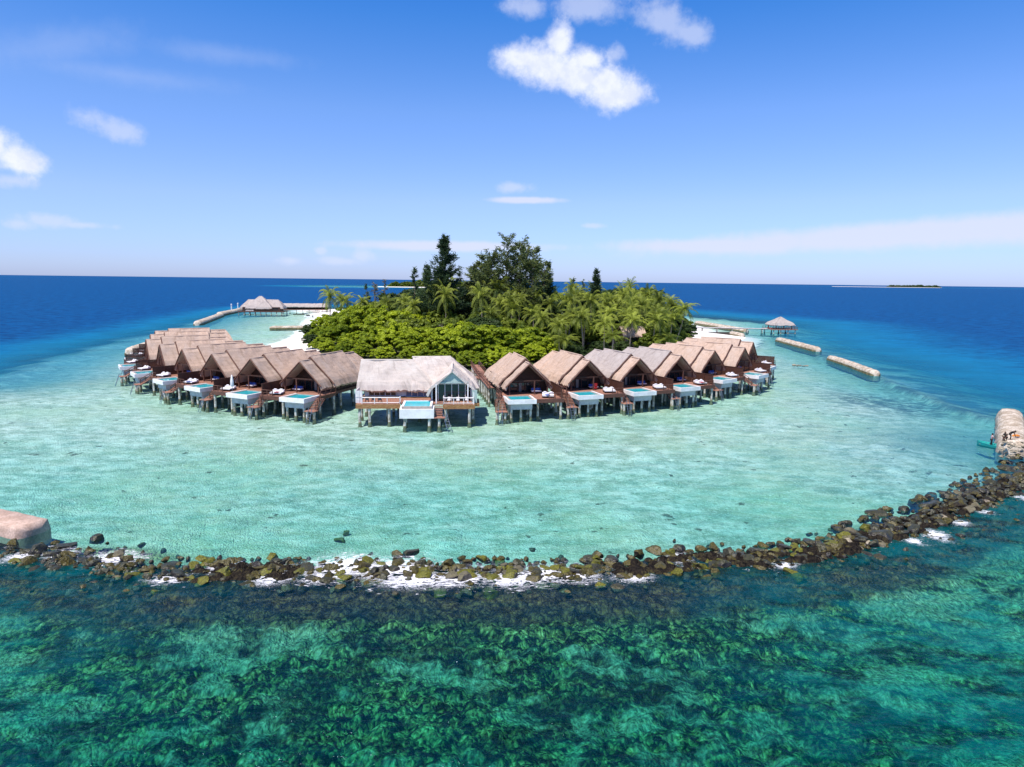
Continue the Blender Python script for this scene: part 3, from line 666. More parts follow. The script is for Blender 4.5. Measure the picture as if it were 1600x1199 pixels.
VL = [('V1', (485, 556), 71), ('V2', (412, 552), 65), ('V3', (354, 545.5), 57), ('V4', (309, 539), 48), ('V5', (274.5, 532.5), 38), ('V6', (252, 525.5), 34), ('V7', (257, 518.5), 30), ('V8', (263, 513.5), 28)]
VR = [('R1', (821, 559), 102), ('R2', (910, 555), 110), ('R3', (986, 552), 113), ('R4', (1048, 548), 118), ('R5', (1098, 541), 128), ('R6', (1143.6, 537), 136), ('R7', (1157, 529.5), 144)]
ordl = ['first', 'second', 'third', 'fourth', 'fifth', 'sixth', 'seventh', 'eighth']
def sidephrase(k, left):
    return '%s villa %s of the pale central villa' % (ordl[k], 'left' if left else 'right')
PLACES = {}
vt = {}
vt[('L', 0)] = make_villa(-1, 'thatch_tan', 'thatch_tan')
vt[('R', 0)] = make_villa(1, 'thatch_tan', 'thatch_tan')
vt[('G', 0)] = make_villa(1, 'thatch_grey', 'thatch_tan')
used = set()
def place(key, loc, rz):
    o = vt[key] if key not in used else copy_tree(vt[key])
    used.add(key); o.location = loc; o.rotation_euler = (0, 0, rz); return o
for k, (nm, pp, ang) in enumerate(VL):
    x, y = at(*pp, 9.0); o = place(('L', 0), (x, y, 0), RAD(ang-90)); PLACES[nm] = (x, y, RAD(ang-90), -1)
    extra = {0: 'beside it', 1: 'with closed parasol', }.get(k, '')
    tag(o, ('tan thatched stilt villa, %s%s' % (sidephrase(k, True), ', '+extra if extra else '')), 'villa', 'thatched stilt villas round the island')
for k, (nm, pp, ang) in enumerate(VR):
    x, y = at(*pp, 9.0); g = k in (2, 3); o = place(('G', 0) if g else ('R', 0), (x, y, 0), RAD(ang-90)); PLACES[nm] = (x, y, RAD(ang-90), 1)
    extra = {0: 'beside the walkway', 1: 'red towel in porch', }.get(k, '')
    tag(o, ('%s thatched stilt villa, %s%s' % ('grey' if g else 'tan', sidephrase(k, False), ', '+extra if extra else '')), 'villa', 'thatched stilt villas round the island')
def inv(nm, x, y):
    X0, Y0, rz, m = PLACES[nm]; x *= m; c, s = math.cos(rz), math.sin(rz)
    return (X0+x*c-y*s, Y0+x*s+y*c), rz
# ---- sun beds
def make_bed():
    R = empty('sun_bed', (0, 0, 0))
    mb = MB(); mb.box(-1.0, 1.0, -.95, .95, .18, .3)
    for x in (-.9, .8):
        for y in (-.85, .75): mb.box(x, x+.1, y, y+.1, 0, .18)
    mb.build('frame', 'dark_wood', R)
    mb = MB(); mb.box(-.95, .95, -.9, .35, .3, .48); mb.box(-.95, -.02, .36, .9, .3, .62, Matrix.Rotation(.12, 4, 'X')); mb.box(.02, .95, .36, .9, .3, .62, Matrix.Rotation(.12, 4, 'X'))
    mb.build('mattress', 'fabric_white', R)
    for x in (-.5, .5): MB().tube([(x-.3, .5, .75), (x-.15, .5, .8), (x+.15, .5, .8), (x+.3, .5, .74)], [.05, .12, .12, .05], 8).build('pillow', 'fabric_white', R, smooth=True)
    return R
bed = make_bed(); first = True
for k, nm in enumerate([v[0] for v in VL]+[v[0] for v in VR]):
    left = k < 8; kk = k if left else k-8
    (bx, by), rz = inv(nm, 2.6, -5.7); o = bed if first else copy_tree(bed); first = False
    o.location = (bx, by, 3.0); o.rotation_euler = (0, 0, rz+(.25 if left else -.25)+rng.uniform(-.1, .1))
    tag(o, 'white sun bed on deck of the '+sidephrase(kk, left), 'sun bed', 'sun beds on the villa decks')
def make_sofa():
    R = empty('porch_sofa', (0, 0, 0))
    mb = MB(); mb.box(-.9, .9, -.4, .4, .1, .35); mb.box(-.9, .9, .4, .52, .1, .85)
    for x in (-.88, .78):
        for y in (-.38, .42): mb.box(x, x+.1, y, y+.1, 0, .1)
    mb.build('frame', 'dark_wood', R)
    mb = MB(); mb.box(-.85, .85, -.38, .36, .35, .5); mb.build('seat_cushion', 'fabric_white', R)
    mb = MB(); mb.box(-.8, -.05, .2, .38, .5, .9); mb.box(.05, .8, .2, .38, .5, .9); mb.build('back_cushion', 'fabric_blue', R)
    return R
sofa = make_sofa(); first = True
for k, nm in enumerate([v[0] for v in VL[:6]]+[v[0] for v in VR[:6]]):
    left = k < 6; kk = k if left else k-6
    (bx, by), rz = inv(nm, 1.6, -1.6); o = sofa if first else copy_tree(sofa); first = False
    o.location = (bx, by, 3.0); o.rotation_euler = (0, 0, rz)
    tag(o, 'white sofa in the porch of the '+sidephrase(kk, left), 'sofa', 'sofas in the villa porches')
first = None
for nm, k, left, cm, cn in (('V1', 0, True, 'fabric_red', 'red'), ('V3', 2, True, 'fabric_blue', 'blue'), ('R1', 0, False, 'fabric_blue', 'blue'), ('R4', 3, False, 'fabric_red', 'red')):
    (bx, by), rz = inv(nm, 2.3, -5.9); mb = MB(); n_ = 8
    vs = [(-.35+.7*i/n_, y_, .52+.03*math.sin(i*2.1+y_)+dz) for dz in (0, .03) for y_ in (-.8, .0) for i in range(n_+1)]; k_ = n_+1
    fs = [(i, i+1, k_+i+1, k_+i) for i in range(n_)]+[(2*k_+i, 2*k_+i+1, 3*k_+i+1, 3*k_+i) for i in range(n_)]+[(i, i+1, 2*k_+i+1, 2*k_+i) for i in range(n_)]+[(k_+i, k_+i+1, 3*k_+i+1, 3*k_+i) for i in range(n_)]+[(0, k_, 3*k_, 2*k_), (n_, k_+n_, 3*k_+n_, 2*k_+n_)]
    o = mb.add(vs, fs).build('bath_towel', cm); o.location = (bx, by, 3.0); o.rotation_euler = (0, 0, rz+.2)
    tag(o, '%s towel on sun bed of the %s' % (cn, sidephrase(k, left)), 'towel', 'towels spread on the sun beds')
# closed parasol, V2
(bx, by), rz = inv('V2', .7, -6.6)
R = empty('closed_parasol', (bx, by, 3.0), 0, 'closed white parasol on the deck of a villa left of the pale one', 'parasol')
MB().bar((0, 0, 0), (0, 0, 2.9), .03, 6).build('pole', 'metal', R)
MB().tube([(0, 0, .9), (0, 0, 1.1), (0, 0, 1.9), (0, 0, 2.6), (0, 0, 2.95)], [.16, .3, .27, .14, .03], 9).build('canopy', 'fabric_white', R, smooth=True)
MB().bar((0, 0, 0), (0, 0, .1), .28, 12).build('base', 'concrete_post', R)
(bx, by), rz = inv('R2', 1.35, -2.95)
o = MB().box(-.25, .25, -.05, .05, -.05, .9).box(-.25, .25, -.09, -.055, .4, .9).build('beach_towel', 'fabric_red'); o.location = (bx, by, 3.35); o.rotation_euler = (0, 0, rz)
tag(o, 'red beach towel hung in the porch of a villa right of centre', 'towel')

# ------------------------------------------------------------------ central pale villa
CR = empty('pale_villa', (-15, 109.5, 0), .08, 'large pale thatched villa with white railings and bright pool at the front centre', 'villa')
mb = MB()
thatch(mb, (-9.7, 3.4, 8.7), (-1.2, 3.4, 8.7), (2.6, 0, 4.75), (-10.1, 0, 4.75), mm=12, seed=2, th=.34)
thatch(mb, (-9.7, 3.4, 8.7), (-1.2, 3.4, 8.7), (-1.2, 6.9, 4.75), (-10.1, 6.9, 4.75), seed=12, th=.34)
ridge_cap(mb, (-9.8, 3.4, 8.8), (-1.3, 3.4, 8.8), .22)
mb.build('roof', 'thatch_pale', CR)
mb = MB()
thatch(mb, (-1.3, 3.9, 9.15), (4.9, 4.6, 9.15), (9.6, 1.3, 4.9), (-1.3, -.15, 4.75), mm=12, seed=22, th=.34)
thatch(mb, (-1.3, 3.9, 9.15), (4.9, 4.6, 9.15), (9.6, 9.6, 4.7), (-1.3, 8.4, 4.7), seed=32, th=.34)
thatch(mb, (4.85, 4.6, 9.15), (4.95, 4.6, 9.15), (9.6, 9.6, 4.7), (9.6, 1.3, 4.9), n=16, seed=42, th=.34)
ridge_cap(mb, (-1.4, 3.9, 9.25), (5.0, 4.6, 9.25), .22)
mb.build('upper_roof', 'thatch_pale', CR)
mb = MB()
gx, gy = 5.3, -4.3
thatch(mb, (gx, gy, 8.05), (gx, 2.9, 8.25), (gx-3.7, 2.2, 4.75), (gx-3.7, gy, 4.75), seed=52, th=.34)
thatch(mb, (gx, gy, 8.05), (gx, 2.9, 8.25), (gx+3.7, 2.2, 4.75), (gx+3.7, gy, 4.75), seed=62, th=.34)
ridge_cap(mb, (gx, gy-.05, 8.17), (gx, 3.0, 8.4), .22)
mb.build('gable_roof', 'thatch_pale', CR)
mb = MB()
mb.box(-9.0, 1.8, 1.3, 1.5, 3.05, 5.2); mb.box(-9.0, -8.8, 1.5, 7.0, 3.05, 6.0); mb.box(-9, 8.5, 7.0, 7.2, 3.05, 5.0)
mb.box(8.2, 8.4, -3.0, 7.0, 3.05, 4.9); mb.box(2.0, 2.2, -3.0, 1.3, 3.05, 4.9)
mb.build('wall', 'white_plaster', CR)
mb = MB(); mb.add([(-9.6, .6, 5.2), (-9.6, 6.2, 5.2), (-9.6, 3.4, 8.7), (-9.45, .6, 5.2), (-9.45, 6.2, 5.2), (-9.45, 3.4, 8.7)], [(0, 1, 2), (5, 4, 3), (0, 3, 4, 1), (1, 4, 5, 2), (2, 5, 3, 0)]); mb.build('side_gable', 'white_paint', CR)
g = MB().box(-8.3, -3.9, 1.2, 1.28, 3.1, 4.7).build('window', 'glass_dark', CR)
mb = MB()
for k in range(6): mb.box(-8.33+k*.88, -8.23+k*.88, 1.1, 1.19, 3.2, 4.6)
mb.box(-8.33, -3.83, 1.1, 1.19, 4.598, 4.7); mb.box(-8.33, -3.83, 1.1, 1.19, 3.1, 3.202)
mb.build('frame', 'white_paint', g)
g = MB().box(-2.3, 1.5, 1.2, 1.28, 3.1, 4.75).build('glass_door', 'glass_reflection', CR)
mb = MB()
for k in range(5): mb.box(-2.33+k*.95, -2.23+k*.95, 1.1, 1.19, 3.1, 4.75)
mb.box(-2.33, 1.57, 1.1, 1.19, 3.0, 3.102); mb.build('frame', 'white_paint', g)
g = MB().box(3.1, 7.4, -3.2, -3.1, 3.1, 5.75).build('gable_window', 'glass_dark', CR)
mb = MB()
for k in (0, 1, 2, 3, 4): mb.box(3.05+k*1.07, 3.15+k*1.07, -3.32, -3.21, 3.1, 5.75)
mb.box(3.0, 7.5, -3.34, -3.2, 5.748, 6.0); mb.build('frame', 'white_paint', g)
for x in (2.85, 7.75): MB().box(x-.1, x+.1, -5.2, -5.0, 3.0, 6.0).build('porch_post', 'white_paint', CR)
mb = MB(); mb.box(2.75, 7.85, -4.05, -3.95, 6.0, 6.25); mb.build('beam', 'gable_green', CR)
mb = MB(); mb.add([(2.9, -3.9, 6.02), (7.7, -3.9, 6.02), (5.3, -3.9, 7.85), (2.9, -3.8, 6.02), (7.7, -3.8, 6.02), (5.3, -3.8, 7.85)], [(0, 1, 2), (5, 4, 3), (0, 3, 4, 1), (1, 4, 5, 2), (2, 5, 3, 0)]); mb.build('green_gable', 'gable_green', CR)
mb = MB(); mb.box(8.45, 9.2, -4.6, -4.5, 3.0, 5.0); mb.box(8.4, 8.5, -4.5, 0, 3.0, 4.9); mb.build('side_screen', 'gable_green', CR)
mb = MB(); mb.box(-9.6, -8.55, -4.55, -4.45, 3.0, 4.9); mb.box(-9.6, -9.5, -4.4, -.5, 3.0, 4.9)
mb.box(-9.12, -9.02, -4.6, -4.56, 3.0, 4.9); mb.box(-9.6, -8.55, -4.6, -4.56, 3.9, 4.0); mb.build('white_screen', 'white_paint', CR)
mb = MB(); mb.box(-9.3, 9, -.2, 7.2, 2.5, 2.99); mb.build('floor', 'ochre_wood', CR)
mb = MB()
for k in range(22): mb.box(-9.3+k*.3+.01, -9.3+(k+1)*.3-.01, -5.6, -.22, 2.9, 3.0)
for k in range(22): mb.box(-2.68+k*.3+.01, -2.68+(k+1)*.3-.01, -5.2, -.22, 2.9, 3.0)
for k in range(16): mb.box(3.93+k*.3+.01, 3.93+(k+1)*.3-.01, -6.1, -.22, 2.9, 3.0)
mb.build('deck', 'deck_wood', CR)
mb = MB(); mb.box(-9.34, -2.68, -5.72, -5.62, 2.3, 2.98); mb.box(-9.44, -9.34, -5.7, 0, 2.3, 2.98); mb.build('deck_fascia', 'ochre_wood', CR); mb = MB(); mb.box(3.9, 8.75, -6.22, -6.12, 2.3, 2.98); mb.box(8.75, 8.85, -6.2, 0, 2.3, 2.98); mb.box(8.86, 9.6, -4.7, -.2, 2.4, 2.9)
mb.build('deck_fascia', 'ochre_wood', CR)
mb = MB(); railing(mb, [(-8.5, -5.5), (-2.75, -5.5), (-2.75, -4.4)], 3.0, 1.0, .05, (1., .2), 1.9); mb.build('railing', 'white_paint', CR); mb = MB(); railing(mb, [(4.0, -3.9), (4.0, -6.0), (8.65, -6.0), (8.65, -3.6)], 3.0, 1.0, .05, (1., .2), 1.5)
mb.box(8.58, 8.72, -6.07, -5.93, 3, 4.9); mb.build('railing', 'white_paint', CR)
a0, a1, b0, b1 = -2.4, 2.35, -8.8, -3.3
mb = MB(); mb.box(a0-.15, a1+.25, b0, b0+.3, 1.35, 2.75); mb.box(a0-.15, a0+.15, b0+.3, b1, 1.35, 2.75); mb.box(a1-.05, a1+.25, b0+.3, b1, 1.35, 2.75); mb.box(a0+.15, a1-.05, b0+.3, b1, 1.35, 1.5)
po = mb.build('pool', 'white_plaster', CR)
mb = MB(); mb.box(a0+.15, a1-.05, b0+.3, b0+.6, 1.6, 3.12); mb.build('pool_coping', 'pool_rim', po)
mb = MB(); mb.box(a0+.15, a0+.5, b0+.6, b1, 1.6, 3.15); mb.box(a1-.4, a1-.05, b0+.6, b1, 1.6, 3.15); mb.box(a0+.5, a1-.4, b1-.2, b1, 1.6, 3.15); mb.build('pool_edge', 'white_plaster', po)
MB().box(a0+.5, a1-.4, b0+.6, b1-.2, 1.7, 3.06).build('pool_water', 'pool_bright', po)
mb = MB()
for k in range(8): z = 2.85-k*.19; y = -5.3-k*.33; mb.box(2.65, 3.85, y-.32, y, z-.07, z)
mb.box(2.62, 4.3, -8.9, -7.95, 1.36, 1.48); mb.build('stairs', 'deck_wood', CR)
mb = MB()
for s in (0, .6): mb.bar((3.9+s, -7.9, 2.0), (4.7+s, -8.9, -.6), .05, 5)
for k in range(6): mb.bar((4.05+k*.13, -8.05-k*.16, 1.5-k*.37), (4.65+k*.13, -8.05-k*.16, 1.5-k*.37), .035, 5)
mb.build('ladder', 'metal', CR)
for (x, y, z) in [(-8.9, -5.3, 2.3), (-7.4, -5.4, 2.3), (-4.4, -5.2, 2.3), (-1.8, -8.4, 1.3), (1.9, -8.4, 1.3), (-1.8, -5.9, 1.3), (1.9, -5.9, 1.3), (3.4, -8.5, 1.35), (4.3, -5.4, 2.3), (8.0, -5.8, 2.3), (8.6, -3.6, 2.3), (-9.1, -1.5, 2.3), (-5, -1.5, 2.5), (0, -1.5, 2.5), (4.5, -1.5, 2.5),
                  (-9, 3, 2.5), (-4.5, 3, 2.5), (0, 3, 2.5), (4.5, 3, 2.5), (8.7, 2.5, 2.5), (-9, 6.8, 2.5), (-4, 6.8, 2.5), (2, 6.8, 2.5), (8.6, 6.8, 2.5)]: stilt(CR, x, y, z+.02, .22)
def cpt(x, y):
    c, s = math.cos(.08), math.sin(.08); return (-15+x*c-y*s, 109.5+x*s+y*c)
def make_chair(cm, nm='deck_chair'):
    R = empty(nm, (0, 0, 0)); mb = MB()
    for x in (-.27, .23):
        for y in (-.25, .2): mb.box(x, x+.05, y, y+.05, 0, .42)
    mb.box(-.27, .28, -.25, .25, .4, .46); mb.box(-.27, -.22, .2, .25, .42, .95); mb.box(.23, .28, .2, .25, .42, .95); mb.build('frame', 'dark_wood', R)
    MB().box(-.25, .26, -.24, .2, .46, .54).build('seat', cm, R); MB().box(-.21, .22, .2, .26, .5, .98).build('backrest', cm, R)
    return R
c1 = make_chair('cushion_dark')
for i, (x, y) in enumerate(((-7.9, -4.3), (-6.9, -4.2), (-5.9, -4.3))):
    o = c1 if i == 0 else copy_tree(c1); o.location = (*cpt(x, y), 3.0); o.rotation_euler = (0, 0, .1+i*.2)
    tag(o, 'dark deck chair, %s from left on the pale central villa' % ordl[i], 'chair', 'dark chairs on the pale villa deck')
c2 = make_chair('fabric_white', 'lounge_chair')
for i, (x, y) in enumerate(((4.8, -5.0), (6.2, -5.1), (7.6, -4.9))):
    o = c2 if i == 0 else copy_tree(c2); o.location = (*cpt(x, y), 3.0); o.rotation_euler = (0, 0, -.1+i*.15)
    tag(o, 'white chair, %s from left behind the pale villa right railing' % ordl[i], 'chair', 'white chairs on the pale villa porch')
t_ = empty('deck_table', (*cpt(2.6, -1.4), 3.0), 0, 'round dark table in the shade beside the pale villa gable', 'table')
MB().bar((0, 0, .7), (0, 0, .76), .7, 16).build('tabletop', 'cushion_dark', t_); MB().bar((0, 0, 0), (0, 0, .7), .06, 8).build('leg', 'cushion_dark', t_)

# ------------------------------------------------------------------ walkways
def walkway(name, pts, w, z, label, fas='fascia_wood', rail=True, pz=-1.3, step=4., mat='deck_wood', sides=(-1, 1)):
    R = empty(name, (pts[0][0], pts[0][1], 0), 0, label, 'walkway'); ox, oy = pts[0]
    P_ = [Vector((a-ox, b-oy, 0)) for a, b in pts]
    dm = MB(); fm = MB(); rm = MB()
    nrm = []
    for i in range(len(P_)):
        d = (P_[min(i+1, len(P_)-1)]-P_[max(i-1, 0)]).normalized(); nrm.append(Vector((-d.y, d.x, 0)))
    acc = 0
    for i in range(len(P_)-1):
        a, b = P_[i], P_[i+1]; L = (b-a).length; n = max(1, int(L/.5))
        for k in range(n):
            u0, u1 = (k+.03)/n, (k+.97)/n
            q = []
            for u in (u0, u1):
                c = a.lerp(b, u); nn = nrm[i].lerp(nrm[i+1], u); q += [c-nn*w/2, c+nn*w/2]
            vs = [v+Vector((0, 0, zz)) for zz in (z-.06, z) for v in (q[0], q[1], q[3], q[2])]
            dm.add(vs, [(0, 1, 2, 3), (4, 5, 6, 7), (0, 1, 5, 4), (1, 2, 6, 5), (2, 3, 7, 6), (3, 0, 4, 7)])
        for s in (-1, 1): fm.bar(a+nrm[i]*s*w*.46+Vector((0, 0, z-.2)), b+nrm[i+1]*s*w*.46+Vector((0, 0, z-.2)), .13, 4)
        if rail:
            for s in sides: 
                q0 = a+nrm[i]*s*w*.47; q1 = b+nrm[i+1]*s*w*.47; railing(rm, [(q0.x, q0.y), (q1.x, q1.y)], z, 1.0, .04, (1., .5), 2.)
    dm.build('deck', mat, R); fm.build('beam', fas, R)
    if rail: rm.build('railing', fas, R)
    L = 0
    for i in range(len(P_)-1):
        a, b = P_[i], P_[i+1]; n = max(1, round((b-a).length/step))
        for k in range(n):
            c = a.lerp(b, (k+.5)/n)
            for s in (-1, 1):
                q = c+nrm[i]*s*w*.38; stilt(R, q.x, q.y, z-.1, .17)
    return R
ring = [inv(v[0], 0, 16.6)[0] for v in VL[::-1]]+[(-20, 137), (-8, 137)]+[inv(v[0], 0, 16.6)[0] for v in VR]
walkway('boardwalk', ring, 2.2, 2.7, 'long curved boardwalk behind the row of stilt villas', step=5)
walkway('access_walkway', [at(742, 570, 3.), at(752, 584, 3.), at(772, 606, 3.)], 1.9, 3.0, 'red wooden walkway on posts between the pale villa and its right neighbour', step=2.6)
# pale chairs & table on the walkway landing
o = make_chair('cushion_dark', 'landing_chair'); o.location = (*at(749, 574, 2.9), 3.0)
tag(o, 'dark chair standing on the walkway beside the pale villa', 'chair')

# ------------------------------------------------------------------ sandbag breakwaters
def breakwater(pts, w, h, label, mat='geobag', stain=True, ends=.6, group='sandbag breakwaters round the lagoon', name='sandbag_breakwater', lump=.16, flat=False):
    ox, oy = pts[0]; P_ = [Vector((a-ox, b-oy, 0)) for a, b in pts]
    R = empty(name, (ox, oy, 0), 0, label, 'breakwater', group)
    tot = sum((b-a).length for a, b in zip(P_[:-1], P_[1:])); n = max(10, int(tot/max(.35, tot/110)))
    def pos(s):
        for a, b in zip(P_[:-1], P_[1:]):
            L = (b-a).length
            if s <= L or b is P_[-1]: return a+(b-a)*(s/L), (b-a).normalized()
            s -= L
    prof = [(-1, -1.2), (-1.02, 0.05), (-.96, .38), (-.84, .70), (-.6, .92), (-.25, 1.0), (.25, 1.0), (.6, .92), (.84, .70), (.96, .38), (1.02, .05), (1, -1.2)]
    if flat: prof = [(-1, -1.2), (-1, 0), (-.96, .3), (-.92, .6), (-.88, .9), (-.8, 1.0), (.8, 1.0), (.88, .9), (.92, .6), (.96, .3), (1, 0), (1, -1.2)]
    def shell(j0, j1, off, mb):
        vs = []; fs = []; kk = j1-j0
        for i in range(n+1):
            s = tot*i/n; c, d = pos(s); nn = Vector((-d.y, d.x, 0))
            e = min(s, tot-s)/(ends*w); es = math.sqrt(max(0.02, 1-(1-min(1, e))**2))
            for j in range(j0, j1):
                a, b = prof[j]
                p = c+nn*a*w/2*(.35+.65*es)+Vector((0, 0, (b*h if b > 0 else b)*(.5+.5*es if b > 0 else 1)))
                q = mnoise.noise(Vector(((p.x+ox)*.9, (p.y+oy)*.9, p.z*1.5)))*lump + mnoise.noise(Vector(((p.x+ox)*3, (p.y+oy)*3, p.z*3)))*lump*.5
                p = p+(nn*a*.8+Vector((0, 0, 1 if b > .3 else 0))).normalized()*(q+off); vs.append(p)
        for i in range(n):
            for j in range(kk-1): fs.append((i*kk+j, i*kk+j+1, (i+1)*kk+j+1, (i+1)*kk+j))
        fs += [tuple(range(kk)), tuple(range(n*kk, n*kk+kk))[::-1]]; mb.add(vs, fs)
    mb = MB(); shell(0, len(prof), 0, mb); mb.build('sandbag', mat, R, smooth=True)
    if stain:
        mb = MB(); shell(0, 3, .05, mb)
        mb.build('waterline_stain', 'geobag_stain', R, smooth=True)
        mb = MB(); shell(len(prof)-3, len(prof), .05, mb); mb.build('waterline_stain', 'geobag_stain', R, smooth=True)
    return R
breakwater([at(1297, 562), at(1330, 573), at(1369, 588)], 2.6, 1.3, 'nearest long sandbag breakwater in the sea right of the villas')
breakwater([at(1216, 533), at(1278, 550)], 3.2, 1.5, 'sandbag breakwater just in front of the thatched jetty pavilion')
breakwater([at(1089, 506), at(1165, 519)], 4.5, 1.6, 'long sandbag breakwater behind the pavilion jetty')
breakwater([at(1142, 523), at(1160, 526.5)], 3.2, 1.5, 'short stubby sandbag breakwater under the pavilion jetty')
breakwater([at(1052, 500), at(1072, 503)], 4.5, 1.5, 'sandbag breakwater seen just right of the leaning palm')
breakwater([at(308, 509), at(345, 495)], 4.0, 2.0, 'sandbag breakwater behind the left row of villas')
breakwater([at(343, 494), at(372, 488), at(377, 486)], 4.8, 2.2, 'bright sandbag breakwater leading to the overwater restaurant')
breakwater([at(421, 514), at(495, 513)], 3.5, 1.2, 'low straight sandbag groyne by the left beach')
breakwater([at(203, 556), at(222, 549), at(245, 541)], 3.5, 2.2, 'white sandbag breakwater showing behind the leftmost villa decks')
bl0 = at(-70, 806); bl1 = at(56, 836)
breakwater([bl0, bl1], 3.0, 1.0, 'brick pink sandbag breakwater at the left end of the rock wall', 'geobag_pink', False, .12, lump=.05, flat=True)
rb = breakwater([at(1583, 712), at(1580, 690), at(1577, 655)], 3.7, 1.9, 'lumpy pale sandbag breakwater with two people on it at the right edge', 'geobag', False, .35, lump=.25)
rb2 = MB()
# posts on the left breakwater
for i, (px, py) in enumerate(((362, 487), (372, 485))):
    x, y = at(px, py); mb = MB(); mb.bar((0, 0, .5), (0, 0, 4.6), .4, 8, .38); mb.bar((0, 0, 4.6), (0, 0, 5.0), .6, 8, .2)
    o = mb.build('marker_post', 'white_plaster'); o.location = (x, y, 0)
    tag(o, 'white marker post, the %s one on the breakwater by the restaurant' % ('left' if i == 0 else 'right'), 'post', 'marker posts on the breakwater')

# ------------------------------------------------------------------ rocks
def rock_mesh(seed, sub=3):
    bm = bmesh.new(); bmesh.ops.create_icosphere(bm, subdivisions=sub, radius=1)
    rr = random.Random(seed); sc = Vector((rr.uniform(.8, 1.25), rr.uniform(.7, 1.1), rr.uniform(.6, .95)))
    planes = [(Vector((rr.gauss(0, 1), rr.gauss(0, 1), rr.gauss(0, .8))).normalized(), rr.uniform(.42, .8)) for _ in range(12)]
    for v in bm.verts:
        p = v.co.copy()
        for nn, dd in planes:
            q = p.dot(nn)-dd
            if q > 0: p -= nn*q*.98
        p *= 1+.13*mnoise.noise(p*1.8+Vector((seed, 0, 0)))+.05*mnoise.noise(p*5+Vector((seed, 3, 0)))
        v.co = Vector((p.x*sc.x, p.y*sc.y, p.z*sc.z))
    me = bpy.data.meshes.new('rock'); bm.to_mesh(me); bm.free()
    return me
RMATS = ['rock_dark', 'rock_brown', 'rock_mossy', 'rock_grey', 'rock_pale']
protos = {}
for mi, mn in enumerate(RMATS):
    for k in range(5):
        me = rock_mesh(mi*10+k+1); me.materials.append(MATS[mn]); protos[(mn, k)] = me
LOOK = {'rock_dark': 'dark boulder', 'rock_brown': 'brown boulder', 'rock_mossy': 'mossy boulder', 'rock_grey': 'grey boulder', 'rock_pale': 'pale stone'}
SEG = [(-1e9, -38, 'beside the pink breakwater'), (-38, -32, 'just right of the pink breakwater'), (-32, -26, 'in the scattered left wall'), (-26, -20, 'left of the foam'), (-20, -14, 'at the left foam edge'), (-14, -9, 'in the big foam patch'), (-9, -4, 'right of the big foam patch'), (-4, 1, 'left of the second foam patch'), (1, 7, 'in the second foam patch'),
       (7, 12, 'in the low wall right of centre'), (12, 17, 'where the wall starts rising'), (17, 23, 'where the wall bends away'), (23, 29, 'just past the wall bend'), (29, 36, 'in the heaped right wall'), (36, 43, 'left of the bright right foam'), (43, 51, 'by the bright right foam'), (51, 58, 'near the right edge'), (58, 1e9, 'at the foot of the right breakwater')]
def wall_pt(u):
    pts = WALL[3:]; ls = [math.hypot(b[0]-a[0], b[1]-a[1]) for a, b in zip(pts[:-1], pts[1:])]; T = sum(ls); s = u*T
    for (a, b), L in zip(zip(pts[:-1], pts[1:]), ls):
        if s <= L: break
        s -= L
    k = min(1, s/L); dx, dy = (b[0]-a[0])/L, (b[1]-a[1])/L
    return a[0]+(b[0]-a[0])*k, a[1]+(b[1]-a[1])*k, -dy, dx
rr = random.Random(21); cand = []
for i in range(1500):
    u = rr.random()**.93; x, y, nx, ny = wall_pt(u)
    right = sstep(np.array(x), 15, 40)
    off = max(-1.75, min(1.6, rr.gauss(.05, 1)))*(1.6+.75*float(right))
    if x < -26: off = rr.gauss(-.3, 1.3)
    sz = rr.uniform(.26, .44) if rr.random() < .66 else rr.uniform(.42, .8)
    if x > 30: sz *= 1.05
    r = rr.random()
    if x > 30: mn = 'rock_dark' if r < .62 else 'rock_brown' if r < .78 else 'rock_grey' if r < .86 else 'rock_mossy' if r < .95 else 'rock_pale'
    elif x < -30: mn = 'rock_dark' if r < .55 else 'rock_brown' if r < .82 else 'rock_mossy' if r < .93 else 'rock_grey'
    else: mn = 'rock_dark' if r < .34 else 'rock_brown' if r < .64 else 'rock_mossy' if r < .95 else 'rock_grey'
    z = rr.uniform(-.42, .1)*sz+(.38*float(right)*max(0, 1-abs(off)/2.2)) - (.25 if off < -1.6 else 0)
    cand.append((x+nx*off, y+ny*off, z, sz, mn, rr.randrange(5), rr.uniform(0, 6.3), rr.uniform(-.35, .35)))
